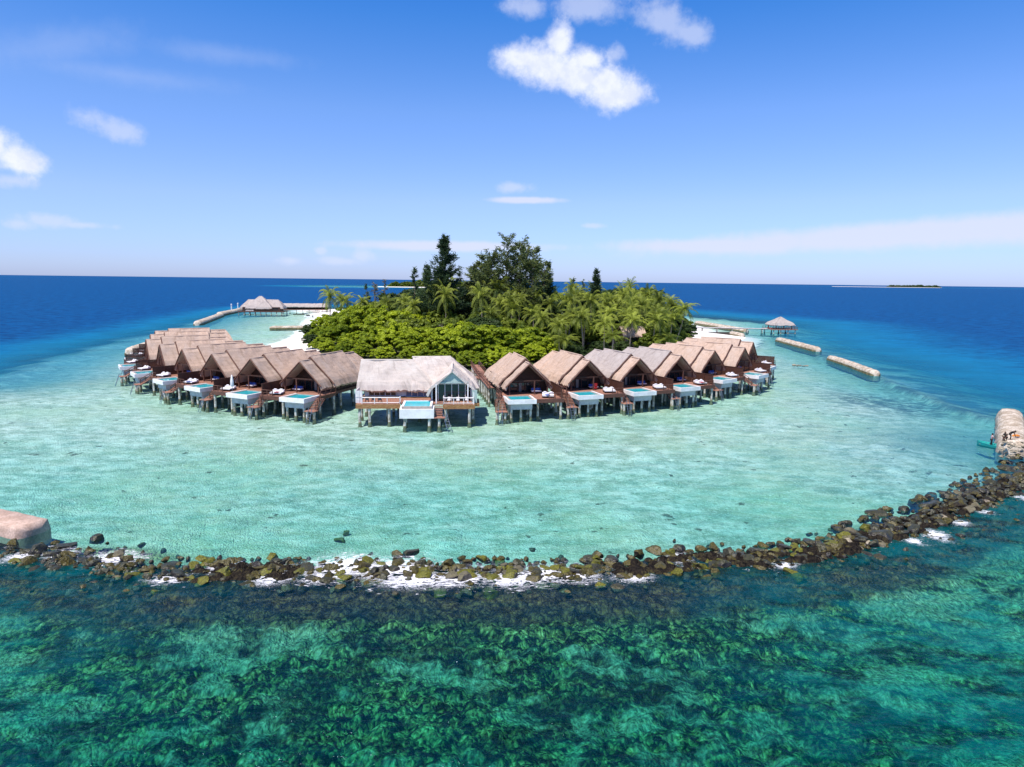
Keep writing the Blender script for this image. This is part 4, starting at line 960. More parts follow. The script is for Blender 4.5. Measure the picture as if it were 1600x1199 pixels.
for (px, py, sz, mn) in [(60, 862, 1.2, 'rock_dark'), (98, 853, 1.0, 'rock_dark'), (150, 842, .8, 'rock_dark'), (75, 838, 1.1, 'rock_dark'), (55, 832, .8, 'rock_brown'), (20, 852, .8, 'rock_brown'), (185, 866, .85, 'rock_grey'), (200, 875, .8, 'rock_brown'), (265, 885, .9, 'rock_dark'), (435, 880, .9, 'rock_dark'), (425, 892, .9, 'rock_brown'), (470, 893, .7, 'rock_mossy'),
                         (620, 866, .7, 'rock_brown'), (640, 862, .8, 'rock_dark'), (538, 903, .7, 'rock_mossy'), (513, 903, .8, 'rock_brown'), (582, 896, .7, 'rock_brown'), (638, 899, .7, 'rock_brown'), (658, 893, .75, 'rock_mossy'), (697, 882, .85, 'rock_brown'), (727, 893, .9, 'rock_mossy'), (790, 887, .7, 'rock_mossy'), (937, 913, .6, 'rock_mossy'), (1130, 880, .95, 'rock_dark'), (1150, 868, 1., 'rock_dark'), (1057, 897, .8, 'rock_mossy'),
                         (1320, 850, .9, 'rock_pale'), (1450, 790, 1.2, 'rock_dark'), (1435, 815, 1.3, 'rock_dark'), (1520, 775, 1.3, 'rock_dark'), (1380, 842, 1.3, 'rock_dark'), (1575, 735, 1.3, 'rock_dark'), (1595, 742, 1.3, 'rock_dark')]:
    x, y = at(px, py)
    if px > 1100 and float(segdist(np.array([x]), np.array([y]), WALL[2:])[0]) > 3.0: continue
    cand.append((x, y, -.1*sz, sz*.95, mn, rr.randrange(5), rr.uniform(0, 6.3), rr.uniform(-.3, .3)))
def over(x, y):
    return (x < -38.5 and y > 54.2)
cand = [c for c in cand if not over(c[0], c[1])]
cand.sort(key=lambda c: -(c[3]*(1+.8*c[2]))/math.hypot(c[1], H))
for (x, y, z, sz, mn, k, a, tl) in cand[:300]:
    o = newobj('rock', protos[(mn, k)]); o.location = (x, y, z); o.rotation_euler = (tl, -tl*.7, a); o.scale = (sz, sz, sz*.85)
    sg = [q for q in SEG if q[0] <= x < q[1]][0][2]
    _, wy = min(((abs(q[0]-x), q[1]) for q in [wall_pt(k_/60) for k_ in range(61)]))
    lb = '%s %s on the %s side %s' % ('large' if sz > .7 else 'medium' if sz > .52 else 'small', LOOK[mn], 'lagoon' if y > wy else 'sea', sg)
    tag(o, lb, 'rock', lb)
mbs = {mn: MB() for mn in ('rock_dark', 'rock_brown')}
SMV = {}
for mi, mn in enumerate(('rock_dark', 'rock_brown')):
    for k in range(4):
        me = rock_mesh(200+mi*10+k, 2); SMV[(mn, k)] = ([v.co.copy() for v in me.vertices], [tuple(p.vertices) for p in me.polygons])
extra = list(cand[300:])
for i in range(420):      # small rubble filling the gaps
    x, y, nx, ny = wall_pt(rr.random()); off = rr.gauss(-.1, 1.7); extra.append((x+nx*off, y+ny*off, rr.uniform(-.3, -.02), rr.uniform(.2, .42), rr.choice(['rock_dark', 'rock_brown']), rr.randrange(4), rr.uniform(0, 6.3), rr.uniform(-.5, .5)))
for (x, y, z, sz, mn, k, a, tl) in extra:
    if over(x, y): continue
    mn = mn if mn in mbs else 'rock_brown'; vs, fs = SMV[(mn, k % 4)]
    Mx = Matrix.Translation((x, y, z)) @ Matrix.Rotation(a, 4, 'Z') @ Matrix.Rotation(tl, 4, 'X') @ Matrix.Scale(sz, 4)
    mbs[mn].add([Mx @ v for v in vs], fs)
for mn, mb in mbs.items():
    o = mb.build('rock_rubble', mn, recalc=False); tag(o, 'small %s rubble filling the gaps of the rock wall' % ('dark' if mn == 'rock_dark' else 'brown'), 'rubble', kind='stuff')
# rock/sandbag pile in the lagoon on the right
x, y = at(1250, 572); R = empty('rock_pile', (x, y, 0), 0, 'small tan rock pile standing alone in the lagoon right of the villas', 'rock pile')
for i, dx in enumerate((-1.6, -.7, .1, .9, 1.7)):
    o = newobj('stone', protos[('rock_pale', i % 5)], R); o.location = (dx, rr.uniform(-.2, .2), rr.uniform(-.1, .25)); s = rr.uniform(.55, .8); o.scale = (s, s, s*.8)
for (px, py, sz, lb) in [(1340, 653, 1.5, 'dark submerged coral head in the pale lagoon on the right'), (1282, 598, .9, 'small dark submerged coral head below the sandbag breakwaters'), (540, 812, .9, 'upper coral head of a pair in the lagoon left of centre'), (532, 822, .8, 'lower coral head of a pair in the lagoon left of centre'), (1308, 807, 1.1, 'dark coral head in the lagoon above the rock wall on the right'), (1388, 786, 1.1, 'dark coral head beside the rock wall on the right'), (706, 705, .7, 'small dark coral head below the pale central villa')]:
    x, y = at(px, py); o = newobj('coral_head', protos[('rock_brown', rr.randrange(5))]); o.location = (x, y, -1.35); o.scale = (sz*.7, sz*.5, .35); o.rotation_euler = (0, 0, rr.random()*6)
    o.data = o.data.copy(); o.data.materials.clear(); o.data.materials.append(MATS['rock_mossy']); tag(o, lb, 'coral head')
# stones on the broken front of the right breakwater
for i in range(95):
    px = rr.uniform(1562, 1605); py = rr.uniform(682, 716); zz = 1.7 if py < 705 else .9; x, y = at(px, py, zz)
    mn = 'rock_pale' if rr.random() < .9 else 'rock_grey'; o = newobj('stone', protos[(mn, rr.randrange(5))], rb); s = rr.uniform(.16, .36)
    o.location = (x-rb.location.x, y-rb.location.y, zz+rr.uniform(-.05, .12)); o.scale = (s, s, s*.7); o.rotation_euler = (0, 0, rr.random()*6)

# ------------------------------------------------------------------ people
def skin(verts, edges, radii, sub=1):
    me = bpy.data.meshes.new('tmp'); me.from_pydata(verts, edges, []); o = newobj('tmp', me)
    md = o.modifiers.new('s', 'SKIN'); 
    if not me.skin_vertices:
        bpy.context.view_layer.objects.active = o; bm = bmesh.new(); bm.from_mesh(me); bm.verts.layers.skin.verify(); bm.to_mesh(me); bm.free()
    for i, r in enumerate(radii): me.skin_vertices[0].data[i].radius = (r, r)
    me.skin_vertices[0].data[0].use_root = True
    o.modifiers.new('u', 'SUBSURF').levels = sub
    bpy.context.view_layer.update(); dg = bpy.context.evaluated_depsgraph_get(); ev = o.evaluated_get(dg); m2 = ev.to_mesh()
    r = ([v.co.copy() for v in m2.vertices], [tuple(p.vertices) for p in m2.polygons]); ev.to_mesh_clear()
    bpy.data.objects.remove(o); bpy.data.meshes.remove(me); return r
def person(J, label, top, bottom, loc, rz):
    """J: joint dict in metres"""
    R = empty('person', loc, rz, label, 'person')
    V = []; E = []; Rd = []
    def ch(names, par=None, rs=None):
        prev = par
        for n_, r_ in zip(names, rs):
            V.append(J[n_] if isinstance(n_, str) else n_); Rd.append(r_); i = len(V)-1
            if prev is not None: E.append((prev, i))
            prev = i
        return prev
    pel = ch(['pelvis'], None, [.13]); ch_ = ch(['chest'], pel, [.15]); nk = ch(['neck'], ch_, [.06]); ch(['head'], nk, [.085])
    for s in ('l', 'r'):
        ch(['hip'+s, 'knee'+s, 'ankle'+s, 'toe'+s], pel, [.09, .062, .042, .04])
        h = ch(['sho'+s, 'elb'+s, 'wri'+s], ch_, [.06, .045, .03])
        w = Vector(J['wri'+s]); d = (w-Vector(J['elb'+s])).normalized(); sd = d.orthogonal().normalized()
        pa = ch([tuple(w+d*.06)], h, [.033])
        for k in range(4): q = w+d*.09+sd*(k-1.5)*.022; ch([tuple(q), tuple(q+d*.035+Vector((0, 0, -.01))), tuple(q+d*(.055+.01*(k in (1, 2)))+Vector((0, 0, -.025)))], pa, [.010, .009, .008])
        ch([tuple(w+d*.03+sd*.04), tuple(w+d*.06+sd*.06)], pa, [.011, .009])
    vs, fs = skin(V, E, Rd, 1); mb = MB(); mb.add(vs, fs)
    hc = Vector(J['head']); 
    bm = bmesh.new(); bmesh.ops.create_uvsphere(bm, u_segments=14, v_segments=10, radius=.105)
    f_ = Vector(J.get('face', (0, -1, 0)))
    hv = []
    for v in bm.verts:
        p = v.co.copy(); p.z *= 1.2
        if p.dot(f_) > .08 and abs(p.z) < .04: p += f_*.015
        hv.append(hc+p)
    mb.add(hv, [tuple(x.index for x in q.verts) for q in bm.faces]); bm.free()
    side = f_.cross(Vector((0, 0, 1)))
    for s in (-1, 1): mb.bar(hc+side*s*.1+Vector((0, 0, -.03)), hc+side*s*.112+Vector((0, 0, .03)), .02, 6)
    mb.bar(hc+f_*.1+Vector((0, 0, .02)), hc+f_*.13+Vector((0, 0, -.02)), .012, 5)
    mb.build('body', 'skin', R, smooth=True)
    bm = bmesh.new(); bmesh.ops.create_uvsphere(bm, u_segments=12, v_segments=8, radius=.115); hb = MB()
    hb.add([hc-f_*.015+Vector((v.co.x, v.co.y, v.co.z*1.15+.02)) if v.co.z > -.05 or v.co.dot(f_) < 0 else hc+v.co*.5 for v in bm.verts], [tuple(x.index for x in q.verts) for q in bm.faces]); bm.free(); hb.build('hair', 'hair', R, smooth=True)
    V = []; E = []; Rd = []
    pel = ch(['pelvis'], None, [.155]); c_ = ch(['chest'], pel, [.18])
    for s in ('l', 'r'):
        e = Vector(J['sho'+s]).lerp(Vector(J['elb'+s]), .8); ch(['sho'+s, tuple(e)], c_, [.085, .06])
    vs, fs = skin(V, E, Rd, 1); MB().add(vs, fs).build('shirt', top, R, smooth=True)
    V = []; E = []; Rd = []
    pel = ch([tuple(Vector(J['pelvis'])+Vector((0, 0, .02)))], None, [.15])
    for s in ('l', 'r'): ch(['hip'+s, 'knee'+s, 'ankle'+s], pel, [.11, .08, .06])
    vs, fs = skin(V, E, Rd, 1); MB().add(vs, fs).build('trousers', bottom, R, smooth=True)
    return R
stand = dict(pelvis=(0, 0, .93), chest=(0, -.02, 1.32), neck=(0, -.03, 1.5), head=(0, -.06, 1.63), hipl=(-.1, 0, .85), kneel=(-.13, -.04, .48), anklel=(-.14, .02, .08), toel=(-.15, -.14, .04),
             hipr=(.1, 0, .85), kneer=(.12, -.03, .48), ankler=(.13, .05, .08), toer=(.15, -.12, .04), shol=(-.2, -.02, 1.42), elbl=(-.3, -.1, 1.15), wril=(-.22, -.32, 1.05), shor=(.2, -.02, 1.42), elbr=(.3, -.1, 1.16), wrir=(.2, -.33, 1.1))
crouch = dict(pelvis=(0, .1, .42), chest=(0, -.12, .82), neck=(0, -.22, .98), head=(0, -.3, 1.08), hipl=(-.1, .08, .4), kneel=(-.18, -.3, .5), anklel=(-.16, -.02, .08), toel=(-.18, -.18, .04),
              hipr=(.1, .08, .4), kneer=(.18, -.28, .46), ankler=(.16, 0, .08), toer=(.18, -.16, .04), shol=(-.19, -.14, .88), elbl=(-.24, -.38, .68), wril=(-.12, -.5, .42), shor=(.19, -.14, .88), elbr=(.24, -.38, .66), wrir=(.12, -.52, .45))
bend = dict(stand); bend.update(pelvis=(0, .12, .85), chest=(0, -.2, 1.12), neck=(0, -.32, 1.2), head=(0, -.44, 1.2), shol=(-.19, -.24, 1.16), elbl=(-.24, -.36, .9), wril=(-.16, -.46, .62), shor=(.19, -.24, 1.16), elbr=(.24, -.36, .9), wrir=(.16, -.48, .64), hipl=(-.1, .1, .8), hipr=(.1, .1, .8))
PS = 1.0
bx, by = at(1548, 699)
person(stand, 'person in a pink top and dark trousers standing in the turquoise boat', 'cloth_pink', 'cloth_black', (bx, by, .22), 1.2)
x, y = at(1571, 688, 1.9)
person(crouch, 'person in black crouching on the breakwater nearest the turquoise boat', 'cloth_black', 'cloth_black', (x, y, 1.85), -1.0)
x, y = at(1577.5, 687, 1.9)
person(bend, 'person in black bending down beside the orange sack on the breakwater', 'cloth_black', 'cloth_black', (x+.1, y, 1.85), .9)
x, y = at(1587, 682, 2.0); o = MB().tube([(-.5, 0, .1), (-.3, .02, .15), (.1, 0, .17), (.45, .02, .12), (.6, 0, .08)], [.05, .14, .16, .12, .04], 8).build('orange_sack', 'orange_net', smooth=True); o.location = (x, y, 1.95)
tag(o, 'bright orange sack lying on the breakwater beside two people', 'sack')
# dinghy
def hull(L, Wd, Hh, mat, inn, name, label, loc, rz, cat='boat', bow=.55, group=None):
    R = empty(name, loc, rz, label, cat, group); n = 16; vs = []; fs = []; ivs = []
    for i in range(n+1):
        u = i/n; wv = math.sin(min(1, (1-u)/bow)*math.pi/2)**.7*(.86+.14*math.sin(min(1, u*3)*math.pi/2)); wv = max(wv, .04); sh = .12*u*u*Hh*3
        x = -L/2+u*L
        ring = [(-wv*Wd/2, Hh+sh), (-wv*Wd*.44, Hh*.35), (-wv*Wd*.25, -.12), (wv*Wd*.25, -.12), (wv*Wd*.44, Hh*.35), (wv*Wd/2, Hh+sh)]
        inr = [(wv*Wd*.44, Hh+sh), (wv*Wd*.36, Hh*.45), (wv*Wd*.2, .06), (-wv*Wd*.2, .06), (-wv*Wd*.36, Hh*.45), (-wv*Wd*.44, Hh+sh)]
        for a, b in ring+inr: vs.append((x, a, b))
    k = 12
    for i in range(n):
        for j in range(k): fs.append((i*k+j, i*k+(j+1) % k, (i+1)*k+(j+1) % k, (i+1)*k+j))
    fs += [tuple(range(k))[::-1], tuple(range(n*k, n*k+k))]
    MB().add(vs, fs).build('hull', mat, R)
    mb = MB()
    for u in (-.3, .02, .28): w_ = Wd*.42*(1 if u < .2 else .75); mb.box(L*u-.12, L*u+.12, -w_, w_, Hh*.55, Hh*.62)
    mb.box(-L*.42, L*.3, -Wd*.25, Wd*.25, .07, .1); mb.build('thwart', inn, R)
    return R
hull(3.0, 1.5, .5, 'boat_turquoise', 'boat_inside', 'rowing_boat', 'small turquoise boat with a person standing in it beside the right breakwater', (bx-.25, by+.1, .0), 2.1)

# ------------------------------------------------------------------ jetty pavilion
gx, gy = at(1218, 521); J0 = at(1062, 519.5)
walkway('jetty', [(70, 313), (gx-5, gy-1)], 2.6, 2.1, 'long wooden jetty from the beach to the thatched pavilion', rail=False, step=7, fas='fascia_wood', mat='white_paint')
R = empty('jetty_pavilion', (gx, gy, 0), .1, 'open pavilion with pyramid thatched roof at the end of the jetty', 'pavilion')
mb = MB(); c = [(-5, -5), (5, -5), (5, 5), (-5, 5)]
for a, b in zip(c, c[1:]+c[:1]): thatch(mb, (-.05*(a[1] != b[1]), -.05, 7.4), (.05, .05, 7.4), (b[0]*.93, b[1]*.93, 4.3), (a[0]*.93, a[1]*.93, 4.3), n=14, mm=7)
mb.build('roof', 'thatch_grey', R)
for x in (-3.6, 0, 3.6):
    for y in (-3.6, 3.6): MB().box(x-.13, x+.13, y-.13, y+.13, 2, 4.7).build('post', 'dark_wood', R)
mb = MB(); mb.box(-6, 6, -5, 5, 1.8, 2.1); mb.build('deck', 'deck_wood', R)
mb = MB(); railing(mb, [(-5.8, -4.8), (5.8, -4.8), (5.8, 4.8), (-5.8, 4.8)], 2.1, 1.0); mb.build('railing', 'fascia_wood', R)
for x in (-5, -1.7, 1.7, 5):
    for y in (-4.4, 4.4): stilt(R, x, y, 1.9, .25)
for i, (dx, dy) in enumerate(((-4.9, -2.5), (-4.9, 1.0))):
    o = empty('red_lounger', (gx+dx, gy+dy, 2.1), 1.2+i*.2, 'red lounger on the pavilion deck, the %s one' % ('nearer' if i == 0 else 'farther'), 'lounger', 'red loungers by the pavilion')
    MB().box(-.9, .9, -.35, .35, .3, .45).build('cushion', 'fabric_red', o); mb = MB()
    for a in (-.8, .7):
        for b in (-.3, .2): mb.box(a, a+.1, b, b+.1, 0, .3)
    mb.build('leg_frame', 'dark_wood', o)
x, y = at(1112, 523.5); hull(15, 3.2, 1.0, 'dark_hull', 'dark_wood', 'wooden_boat', 'long dark wooden boat moored under the pavilion jetty', (x, y, 0), -.1)

# ------------------------------------------------------------------ overwater restaurant
rx, ry = at(411, 492); R = empty('overwater_restaurant', (rx, ry, 0), .12, 'large restaurant on stilts with several hipped thatched roofs at the far left', 'restaurant')
def hip(cx, cy, hx, hy, rl, ze, zr, seed=0):
    mb = MB(); c = [(cx-hx, cy-hy), (cx+hx, cy-hy), (cx+hx, cy+hy), (cx-hx, cy+hy)]; a, b = (cx-rl, cy, zr), (cx+rl, cy, zr)
    thatch(mb, a, b, (*c[1], ze), (*c[0], ze), seed=seed, n=20); thatch(mb, a, b, (*c[2], ze), (*c[3], ze), seed=seed+3, n=20)
    thatch(mb, (a[0], a[1]-.05, zr), (a[0], a[1]+.05, zr), (*c[3], ze), (*c[0], ze), seed=seed+5, n=12); thatch(mb, (b[0], b[1]-.05, zr), (b[0], b[1]+.05, zr), (*c[2], ze), (*c[1], ze), seed=seed+6, n=12)
    mb.build('roof', 'thatch_grey', R)
hip(-1.0, 0, 7.5, 6.5, .6, 4.6, 11.2, 3); hip(-6.2, 2, 6.2, 5.5, 2.2, 4.5, 9.0, 9); hip(5.6, 2, 7.0, 5.5, 3.2, 4.4, 9.0, 14); hip(1.6, -3.5, 4.0, 3.6, .3, 4.3, 7.8, 19)
mb = MB(); mb.box(-10.5, 10.8, -5.0, 6, 2.4, 4.7); mb.build('wall', 'dark_wood', R)
g = MB().box(-9.5, -2.5, -5.12, -5.02, 2.5, 4.2).build('window', 'glass_dark', R); g = MB().box(3.5, 10, -5.12, -5.02, 2.5, 4.2).build('window', 'glass_dark', R)
mb = MB(); mb.box(-12.5, 13.5, -8.5, 8, 1.9, 2.35); mb.build('deck', 'fascia_wood', R)
mb = MB(); railing(mb, [(-12.3, -8.3), (13.3, -8.3)], 2.35, 1.0, .06); mb.build('railing', 'dark_wood', R)
for i in range(9):
    stilt(R, -12+i*3.1, -8, 2.0, .25)
    stilt(R, -12+i*3.1, 6, 2.0, .25)
MB().box(-8, -3.4, -7.8, -6.4, 2.4, 3.1).build('lounge_seat', 'fabric_white', R)
# covered arrival jetty
x0, y0 = at(439, 489); x1, y1 = at(512, 489)
R = empty('covered_jetty', (x0, y0+2, 0), math.atan2(y1-y0, x1-x0), 'long covered jetty with a low thatched roof between restaurant and trees', 'jetty'); L = math.hypot(x1-x0, y1-y0)
mb = MB(); thatch(mb, (0, 0, 5.9), (L, 0, 5.9), (L, -2.6, 4.3), (0, -2.6, 4.3), n=50, mm=5); thatch(mb, (0, 0, 5.9), (L, 0, 5.9), (L, 2.6, 4.3), (0, 2.6, 4.3), n=50, mm=5); mb.build('roof', 'thatch_grey', R)
MB().box(-1, L, -2.6, 2.6, 1.75, 2.1).build('deck', 'deck_wood', R)
MB().box(0, L, 1.4, 1.6, 2.1, 4.4).build('rear_screen', 'dark_wood', R)
for i in range(int(L/4)): stilt(R, 1+i*4, -2.3, 1.9, .22); MB().box(1+i*4-.12, 1+i*4+.12, -2.2, -1.96, 2.1, 4.5).build('post', 'dark_wood', R)
x, y = at(489, 488); R = empty('canopy_boat', (x, y, 0), .05, 'boat with a turquoise canopy moored at the covered jetty', 'boat')
q = hull(9, 2.6, .9, 'boat_white', 'boat_inside', 'tmp_hull', None, (0, 0, 0), 0, None)
for o in list(q.children): o.parent = R
bpy.data.objects.remove(q)
MB().box(-3.2, 3.0, -1.2, 1.2, 2.9, 3.15).box(-2.8, 2.6, -1, 1, 3.15, 3.35).build('canopy', 'boat_turquoise', R)
mb = MB()
for a in (-3, 2.8):
    for b in (-1.1, 1.1): mb.bar((a, b, .8), (a, b, 2.95), .06, 5)
mb.build('canopy_frame', 'metal', R)
x, y = at(482, 496.5); R = hull(5.5, 2.2, .9, 'boat_white', 'boat_inside', 'motor_boat', 'small white motor boat with a dark windscreen near the left beach', (x, y, 0), 2.9)
MB().box(-.4, 1.0, -.8, .8, .9, 1.7).build('windscreen', 'glass_dark', R); MB().box(-2.9, -2.5, -.25, .25, .3, 1.3).build('outboard_motor', 'dark_hull', R)
x, y = at(467, 491.8); hull(7, 1.6, .5, 'dark_hull', 'boat_inside', 'low_boat', 'low dark boat floating under the covered jetty', (x, y, 0), .02)

# ------------------------------------------------------------------ trees
def leafquads(rg, centers, npc, rad, size, up=.45, rnd_base=None, aspect=1.6):
    """numpy: leaf cards round clump centres, facing outwards"""
    C = np.repeat(np.asarray(centers, float), npc, axis=0); n = len(C)
    d = rg.normal(size=(n, 3)); d /= np.linalg.norm(d, axis=1)[:, None]; d[:, 2] = np.abs(d[:, 2])*.9-.12
    r = rad*rg.random(n)**.4
    pos = C+d*r[:, None]*np.array([1, 1, .75])
    N = d+rg.normal(size=(n, 3))*.45; N[:, 2] += up; N /= np.linalg.norm(N, axis=1)[:, None]
    a = rg.normal(size=(n, 3)); T = np.cross(N, a); T /= np.linalg.norm(T, axis=1)[:, None]; B = np.cross(N, T)
    s = size*(.6+.8*rg.random(n)); T = T*(s*aspect*.5)[:, None]; B = B*(s*.5)[:, None]
    q = np.stack([pos-T, pos-B*.9+N*s[:, None]*.12, pos+T, pos+B*.9+N*s[:, None]*.12], 1)
    cr = np.repeat(rg.random(len(centers))*.5, npc)+rg.random(n)*.5
    return q.reshape(-1, 3), np.repeat(cr, 4)
def quadobj(name, q, rnd, mat, parent=None):
    n = len(q)//4; me = bpy.data.meshes.new(name); me.vertices.add(n*4); me.vertices.foreach_set('co', q.ravel().astype('f'))
    me.loops.add(n*4); me.loops.foreach_set('vertex_index', np.arange(n*4, dtype='i')); me.polygons.add(n); me.polygons.foreach_set('loop_start', np.arange(0, n*4, 4, dtype='i'))
    me.update(calc_edges=True); fattr(me, 'rnd', rnd); me.materials.append(MATS[mat]); return newobj(name, me, parent)
def broadleaf(seed, mat, R0=6.0, Hc=8.5, ncl=230, npc=70, leaf=.37, flat=1.):
    rg = np.random.default_rng(seed); R = empty('broadleaf_tree', (0, 0, 0)); rn = random.Random(seed)
    # lobes -> clumps on their surface
    lob = [(0, 0, Hc-3.0, R0*.62)]
    for i in range(8):
        a = i/8*6.283+rn.uniform(-.3, .3); r = R0*rn.uniform(.42, .72); lob.append((r*math.cos(a), r*math.sin(a), Hc-rn.uniform(3.2, 5.4)*flat, R0*rn.uniform(.3, .48)))
    for i in range(5):
        a = rn.uniform(0, 6.28); r = R0*rn.uniform(.1, .45); lob.append((r*math.cos(a), r*math.sin(a), Hc-rn.uniform(1.6, 3.), R0*rn.uniform(.24, .36)))
    cs = []
    while len(cs) < ncl:
        lx, ly, lz, lr = rn.choice(lob); d = Vector((rn.gauss(0, 1), rn.gauss(0, 1), rn.gauss(.35, .8))).normalized()
        lr *= rn.uniform(.82, 1.16); cs.append((lx+d.x*lr, ly+d.y*lr, max(1.2, lz+d.z*lr*.8)))
    q, r = leafquads(rg, cs, npc, .85, leaf)
    quadobj('crown', q, r, mat, R)
    mb = MB(); mb.tube([(0, 0, -.4), (.1, 0, 1.2), (0, .1, 2.6)], [.34, .27, .22], 7)
    for i in range(6):
        lx, ly, lz, lr = lob[1+i]; mb.tube([(0, 0, 2.2), (lx*.4, ly*.4, 2.4+(lz-2.4)*.55), (lx*.85, ly*.85, lz)], [.18, .12, .05], 5)
    mb.build('trunk', 'bark', R); return R
def palm(seed, Ht, lean=1.0, nf=22):
    rn = random.Random(seed); R = empty('coconut_palm', (0, 0, 0))
    ax = rn.uniform(0, 6.28); lx, ly = lean*math.cos(ax), lean*math.sin(ax); pts = []; rs = []
    for i in range(9):
        u = i/8; pts.append((lx*u*u, ly*u*u, Ht*u-.3*(1-u))); rs.append(.24-.10*u+(.1 if i == 0 else 0))
    MB().tube(pts, rs, 7).build('trunk', 'palm_bark', R)
    V = []; Rr = []; top = Vector((lx, ly, Ht))
    for i in range(nf):
        a = i*2.399+rn.uniform(-.25, .25); el = 1.3-1.9*(i/nf)+rn.uniform(-.2, .2); L = rn.uniform(4.3, 5.6)*(1 if i > 3 else .8); drp = rn.uniform(.6, 1.3)
        d = Vector((math.cos(a), math.sin(a), 0)); base = rn.random()**2*.75+(.05 if el > 0 else -.2); prev = None; n = 11; P_ = []
        for k in range(n+1):
            u = k/n; th = el-u*u*drp*1.25-u*.25; 
            P_.append(top.copy() if k == 0 else P_[-1]+(d*math.cos(th)+Vector((0, 0, math.sin(th))))*(L/n))
        for k in range(n):
            p0, p1 = P_[k], P_[k+1]; t_ = (p1-p0).normalized(); sd = t_.cross(Vector((0, 0, 1))).normalized(); up = sd.cross(t_)
            w = .05; V += [p0-sd*w, p0+sd*w, p1+sd*w, p1-sd*w]; Rr += [base+.4]*4
            u = (k+.5)/n; ll = .92*math.sin(math.pi*min(1, u*.85+.14))**.7
            for s in (-1, 1):
                for h in (.0, .33, .66):
                    q0 = p0.lerp(p1, h); dirv = (sd*s*.82+t_*.42-up*(.22+.35*rn.random())).normalized(); l = ll*rn.uniform(.85, 1.1)
                    V += [q0, q0+t_*.085, q0+dirv*l+t_*.06, q0+dirv*l]; Rr += [base+rn.random()*.3]*4
    quadobj('crown', np.array([tuple(v) for v in V]), np.clip(np.array(Rr), 0, 1), 'palm_leaf', R)
    if seed % 2 == 0:
        mb = MB()
        for i in range(6): a = i*1.05; c = top+Vector((math.cos(a)*.35, math.sin(a)*.35, -.35)); mb.tube([c+Vector((0, 0, .16)), c+Vector((0, 0, .08)), c-Vector((0, 0, .08)), c-Vector((0, 0, .16))], [.04, .15, .15, .04], 6)
        mb.build('coconuts', 'leaf_mid', R)
    return R
def casuarina(seed, Ht, rad, mat, cone=True, nb=90, npl=60, taper=1.0, low=.15):
    rn = random.Random(seed); rg = np.random.default_rng(seed); R = empty('casuarina_tree', (0, 0, 0)); V = []; Rr = []; tr = MB(); trunks = [(0, 0, 1.)]
    if not cone: trunks = [(0, 0, 1.), (rad*.32, .5, .97), (-rad*.35, -.3, .88), (rad*.62, -.3, .8), (-rad*.62, .3, .7)]
    for (tx, ty, th) in trunks:
        h = Ht*th; tr.tube([(tx*.3, ty*.3, -.5), (tx*.7, ty, h*.3), (tx, ty, h*.65), (tx*1.05, ty, h*.97)], [.5, .36, .2, .04], 7)
        for i in range(int(nb*th)):
            u = low+(1-low)*rn.random()**(1.25 if cone else .95); z0 = h*u; a = rn.uniform(0, 6.28); rr_ = rad*(1 if cone else .5)
            prof = (1-u)**.9*1.15+.05 if cone else math.sin(math.pi*min(1, max(.06, (1-u)*.95)))**.55*.85+.12
            L = rr_*prof*rn.choice((.45, .7, .85, 1., 1.28))*rn.uniform(.85, 1.1); d = Vector((math.cos(a), math.sin(a), 0)); el = .25+.6*u
            p = Vector((tx*min(1, u*1.4), ty, z0)); e = p+(d*math.cos(el)+Vector((0, 0, math.sin(el))))*L
            tr.bar(p, e, .05, 4, .015)
            m_ = int(npl*(.35+.65*L/rad)); base = rn.random()*.5
            for k in range(m_):
                w = rn.random()**.6; c = p.lerp(e, w)+Vector((rn.gauss(0, .33*min(1, .3+L/3)), rn.gauss(0, .33*min(1, .3+L/3)), rn.gauss(0, .28)))
                dv = (d*.8+Vector((rn.gauss(0, .5), rn.gauss(0, .5), rn.uniform(.0, .9)))).normalized(); l = rn.uniform(.5, 1.1); sd = dv.cross(Vector((rn.gauss(0, 1), rn.gauss(0, 1), rn.gauss(0, 1)))).normalized()*.12
                V += [c-sd, c+sd, c+dv*l+sd*.4-Vector((0, 0, .12)), c+dv*l-sd*.4-Vector((0, 0, .12))]; Rr += [base+rn.random()*.5]*4
    quadobj('crown', np.array([tuple(v) for v in V]), np.array(Rr), mat, R); tr.build('trunk', 'bark', R); return R
# --- placing
BLP = {'bright': [broadleaf(s, 'leaf_bright', 6.3, 8.0+s*.25) for s in (1, 2, 3, 4)], 'mid': [broadleaf(s, 'leaf_mid', 5.8, 8.5) for s in (11, 12, 13)],
       'dark': [broadleaf(s, 'leaf_dark', 5.6, 9.) for s in (21, 22)], 'grey': [broadleaf(31, 'leaf_grey', 4.5, 7.5, ncl=70, npc=34, leaf=.3)]}
usedp = set()
def put(proto, x, y, z, rz, sc):
    o = proto if id(proto) not in usedp and not usedp.add(id(proto)) else copy_tree(proto)
    o.location = (x, y, z); o.rotation_euler = (0, 0, rz); o.scale = sc if hasattr(sc, '__len__') else (sc,)*3; return o
rt = random.Random(5)
trees = []     # (x, y, kind, scale)
def tp(px, py, Y, kind, sc=None, Hc=8.5):
    x, z = atY(px, py, Y); trees.append((x, Y, kind, (sc or max(.5, (z-.9)/Hc))))
